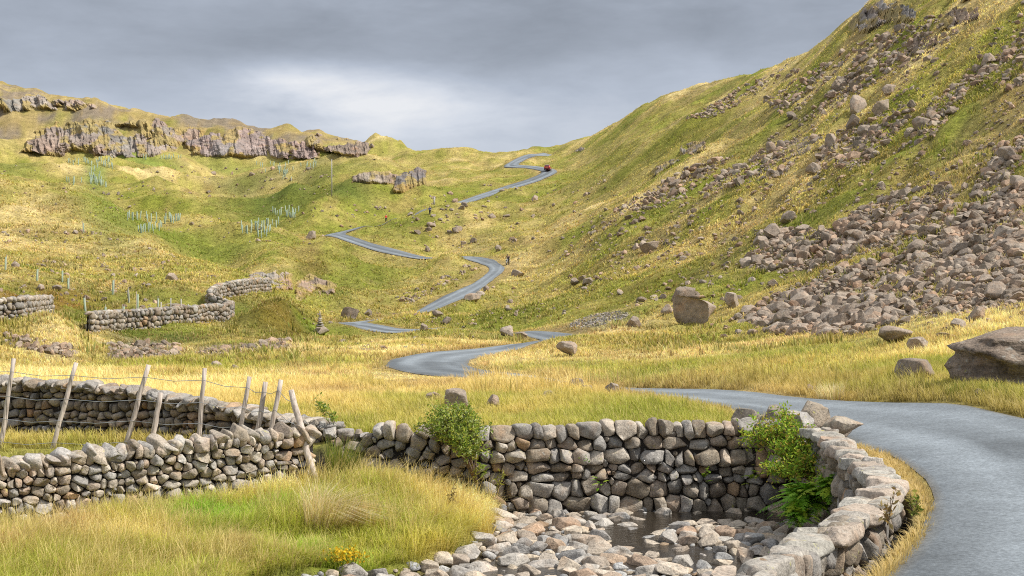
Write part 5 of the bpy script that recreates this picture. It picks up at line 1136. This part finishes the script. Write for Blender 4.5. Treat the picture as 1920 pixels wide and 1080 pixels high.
def motorcycle():
    X, D, z, ok = hit(952, 497); X, D, z = float(X[0]), float(D[0]), float(z[0]); root = empty('motorcycle', (X, D, z), math.radians(165)); tag(root, 'dark motorcycle heading down the sharp right-hand bend', 'motorcycle')
    for y in (-.7, .72):
        t = np.linspace(0, 2 * math.pi, 19); a = Acc(); tube(a, np.stack([0 * t, y + .29 * np.cos(t), .33 + .29 * np.sin(t)], 1), .055, 7, cap=False); wh = a.build('wheel', M['tyre'], root)
        a = Acc(); tube(a, [(-.05, y, .33), (.05, y, .33)], .2, 12); a.build('rim', M['rim'], wh)
    a = Acc(); tube(a, [(0, .72, .33), (0, .5, .75), (0, .42, .98)], .045, 7); a.build('fork', M['rim'], root)
    a = Acc(); tube(a, [(0, .45, .82), (0, .2, .90), (0, -.1, .80)], [.10, .16, .12], 9); a.build('fuel_tank', M['darkcloth'], root)
    a = Acc(); tube(a, [(0, .35, .62), (0, 0, .48), (0, -.35, .50), (0, -.7, .33)], [.08, .17, .12, .05], 9); a.build('engine', M['rim'], root)
    a = Acc(); tube(a, [(0, 0, .80), (0, -.4, .80), (0, -.8, .88)], [.11, .13, .07], 9); a.build('seat', M['tyre'], root)
    a = Acc(); tube(a, [(-.36, .30, 1.05), (0, .44, 1.0), (.36, .30, 1.05)], .02, 6); a.build('handlebar', M['tyre'], root)
    a = Acc(); a.add(ICO[2][0] * .10 + np.array((0, .56, .86)), ICO[2][1]); a.build('headlight', M['white'], root)
    J = dict(pelvis=(0, .25, .95), waist=(0, .22, 1.08), chest=(0, .10, 1.30), neck=(0, .02, 1.44), head=(0, -.03, 1.56), crown=(0, -.02, 1.66))
    for s, k in (('l', -1), ('r', 1)):
        J['hip' + s] = (.11 * k, .2, .90); J['knee' + s] = (.22 * k, -.18, .68); J['ankle' + s] = (.18 * k, .12, .34); J['toe' + s] = (.18 * k, -.04, .28)
        J['sho' + s] = (.19 * k, .08, 1.36); J['elb' + s] = (.30 * k, -.08, 1.16); J['wri' + s] = (.32 * k, -.27, 1.08); J['han' + s] = (.33 * k, -.32, 1.07)
    figure('rider in black sitting on the motorcycle at the bend', (X, D, z), math.radians(-15), J, M['darkcloth'], M['darkcloth'])
motorcycle()
# ------------------------------------------------------------------ sky, sun, camera
SUN = Vector((0.66, -0.14, 0.74)).normalized()
w = bpy.data.worlds.new('World'); scene.world = w; w.use_nodes = True; nt = w.node_tree; nt.nodes.clear()
wo = nt.nodes.new('ShaderNodeOutputWorld'); bg = nt.nodes.new('ShaderNodeBackground'); nt.links.new(bg.outputs[0], wo.inputs[0])
sky = nt.nodes.new('ShaderNodeTexSky'); sky.sky_type = 'NISHITA'; sky.sun_disc = False
sky.sun_elevation = math.asin(SUN.z); sky.sun_rotation = math.atan2(SUN.x, SUN.y)
sk = mix(nt, 1.0, sky.outputs[0], (0.08, 0.08, 0.08), 'MULTIPLY')
g = N(nt, 'TexCoord').outputs['Generated']
sp = N(nt, 'SeparateXYZ'); nt.links.new(g, sp.inputs[0])
def blob(x0, z0, rx, rz):     # soft patch around a direction (x/y, z/y) on the cloud deck
    ax = math_(nt, 'DIVIDE', sp.outputs[0], math_(nt, 'MAXIMUM', sp.outputs[1], 0.02)); az = math_(nt, 'DIVIDE', sp.outputs[2], math_(nt, 'MAXIMUM', sp.outputs[1], 0.02))
    a = math_(nt, 'DIVIDE', math_(nt, 'SUBTRACT', ax, x0), rx); b = math_(nt, 'DIVIDE', math_(nt, 'SUBTRACT', az, z0), rz)
    e = math_(nt, 'ADD', math_(nt, 'MULTIPLY', a, a), math_(nt, 'MULTIPLY', b, b))
    return math_(nt, 'POWER', 2.718, math_(nt, 'MULTIPLY', e, -1.0))
mp = N(nt, 'Mapping'); mp.inputs['Scale'].default_value = (1.0, 1.0, 3.2); mp.inputs['Location'].default_value = (0.3, 0.1, 0.2); nt.links.new(g, mp.inputs['Vector'])
c1 = noise(nt, mp.outputs[0], 3.2, 6, 0.55, 0.3); c2 = noise(nt, mp.outputs[0], 11.0, 5, 0.6, 0.2)
cl = math_(nt, 'ADD', math_(nt, 'MULTIPLY', math_(nt, 'SUBTRACT', c1, 0.5), 0.75), math_(nt, 'MULTIPLY', math_(nt, 'SUBTRACT', c2, 0.5), 0.5))
hz = ramp(nt, sp.outputs[2], [(0.0, 0.60), (0.11, 0.58), (0.125, 0.53), (0.155, 0.40), (0.185, 0.29), (0.215, 0.26), (0.26, 0.30), (0.42, 0.62), (1.0, 0.95)])
v = math_(nt, 'ADD', math_(nt, 'ADD', hz, 0.075), math_(nt, 'MULTIPLY', cl, 0.50))
def addblob(v, args, k, kn=1.0):
    bl = blob(*args); bl = math_(nt, 'MULTIPLY', bl, math_(nt, 'ADD', 0.75, math_(nt, 'MULTIPLY', cl, 2.2)))
    return math_(nt, 'ADD', v, math_(nt, 'MULTIPLY', bl, k))
px_ = lambda x, y: ((x - 960) / 2667.0, (612 - y) / 2667.0)
v = addblob(v, (*px_(650, 190), 0.075, 0.019), 0.66)
v = addblob(v, (*px_(540, 150), 0.05, 0.012), 0.38)
v = addblob(v, (*px_(880, 215), 0.09, 0.022), 0.20)
v = addblob(v, (*px_(1230, 130), 0.10, 0.014), 0.06)
v = addblob(v, (*px_(820, 5), 0.25, 0.012), 0.10)
v = addblob(v, (*px_(60, 130), 0.14, 0.016), 0.05)
cloud = ramp(nt, v, [(0.0, (0.17, 0.185, 0.215)), (0.25, (0.30, 0.33, 0.385)), (0.5, (0.50, 0.55, 0.645)), (0.75, (0.72, 0.76, 0.84)), (1.0, (0.90, 0.91, 0.94))])
# the cloud deck above the view is brightened to add fill light
fin = mix(nt, 0.12, cloud, sk)
nt.links.new(fin, bg.inputs[0]); bg.inputs[1].default_value = 1.0
sd = bpy.data.lights.new('sun', 'SUN'); sd.energy = 5.0; sd.angle = math.radians(1.0); sd.color = (1.0, 0.95, 0.87)
so = bpy.data.objects.new('sun', sd); COL.objects.link(so); so.rotation_euler = SUN.to_track_quat('Z', 'Y').to_euler(); so.location = (40, -20, 80)
cam = bpy.data.cameras.new('camera'); co = bpy.data.objects.new('camera', cam); COL.objects.link(co)
co.location = (0, 0, EYE); co.rotation_euler = (math.radians(90), 0, 0)
cam.sensor_width = 36; cam.lens = 36 * F / 1920; cam.shift_y = (HY - 540) / 1920.0; cam.clip_start = 0.2; cam.clip_end = 5000
scene.camera = co
scene.render.engine = 'CYCLES'
scene.view_settings.view_transform = 'Standard'; scene.view_settings.look = 'None'; scene.view_settings.exposure = 0.0; scene.view_settings.gamma = 1.0
scene.cycles.max_bounces = 5; scene.cycles.diffuse_bounces = 3; scene.cycles.transparent_max_bounces = 4
scene.cycles.use_denoising = False
scene.cycles.filter_width = 1.05
scene.cycles.sample_clamp_indirect = 4.0
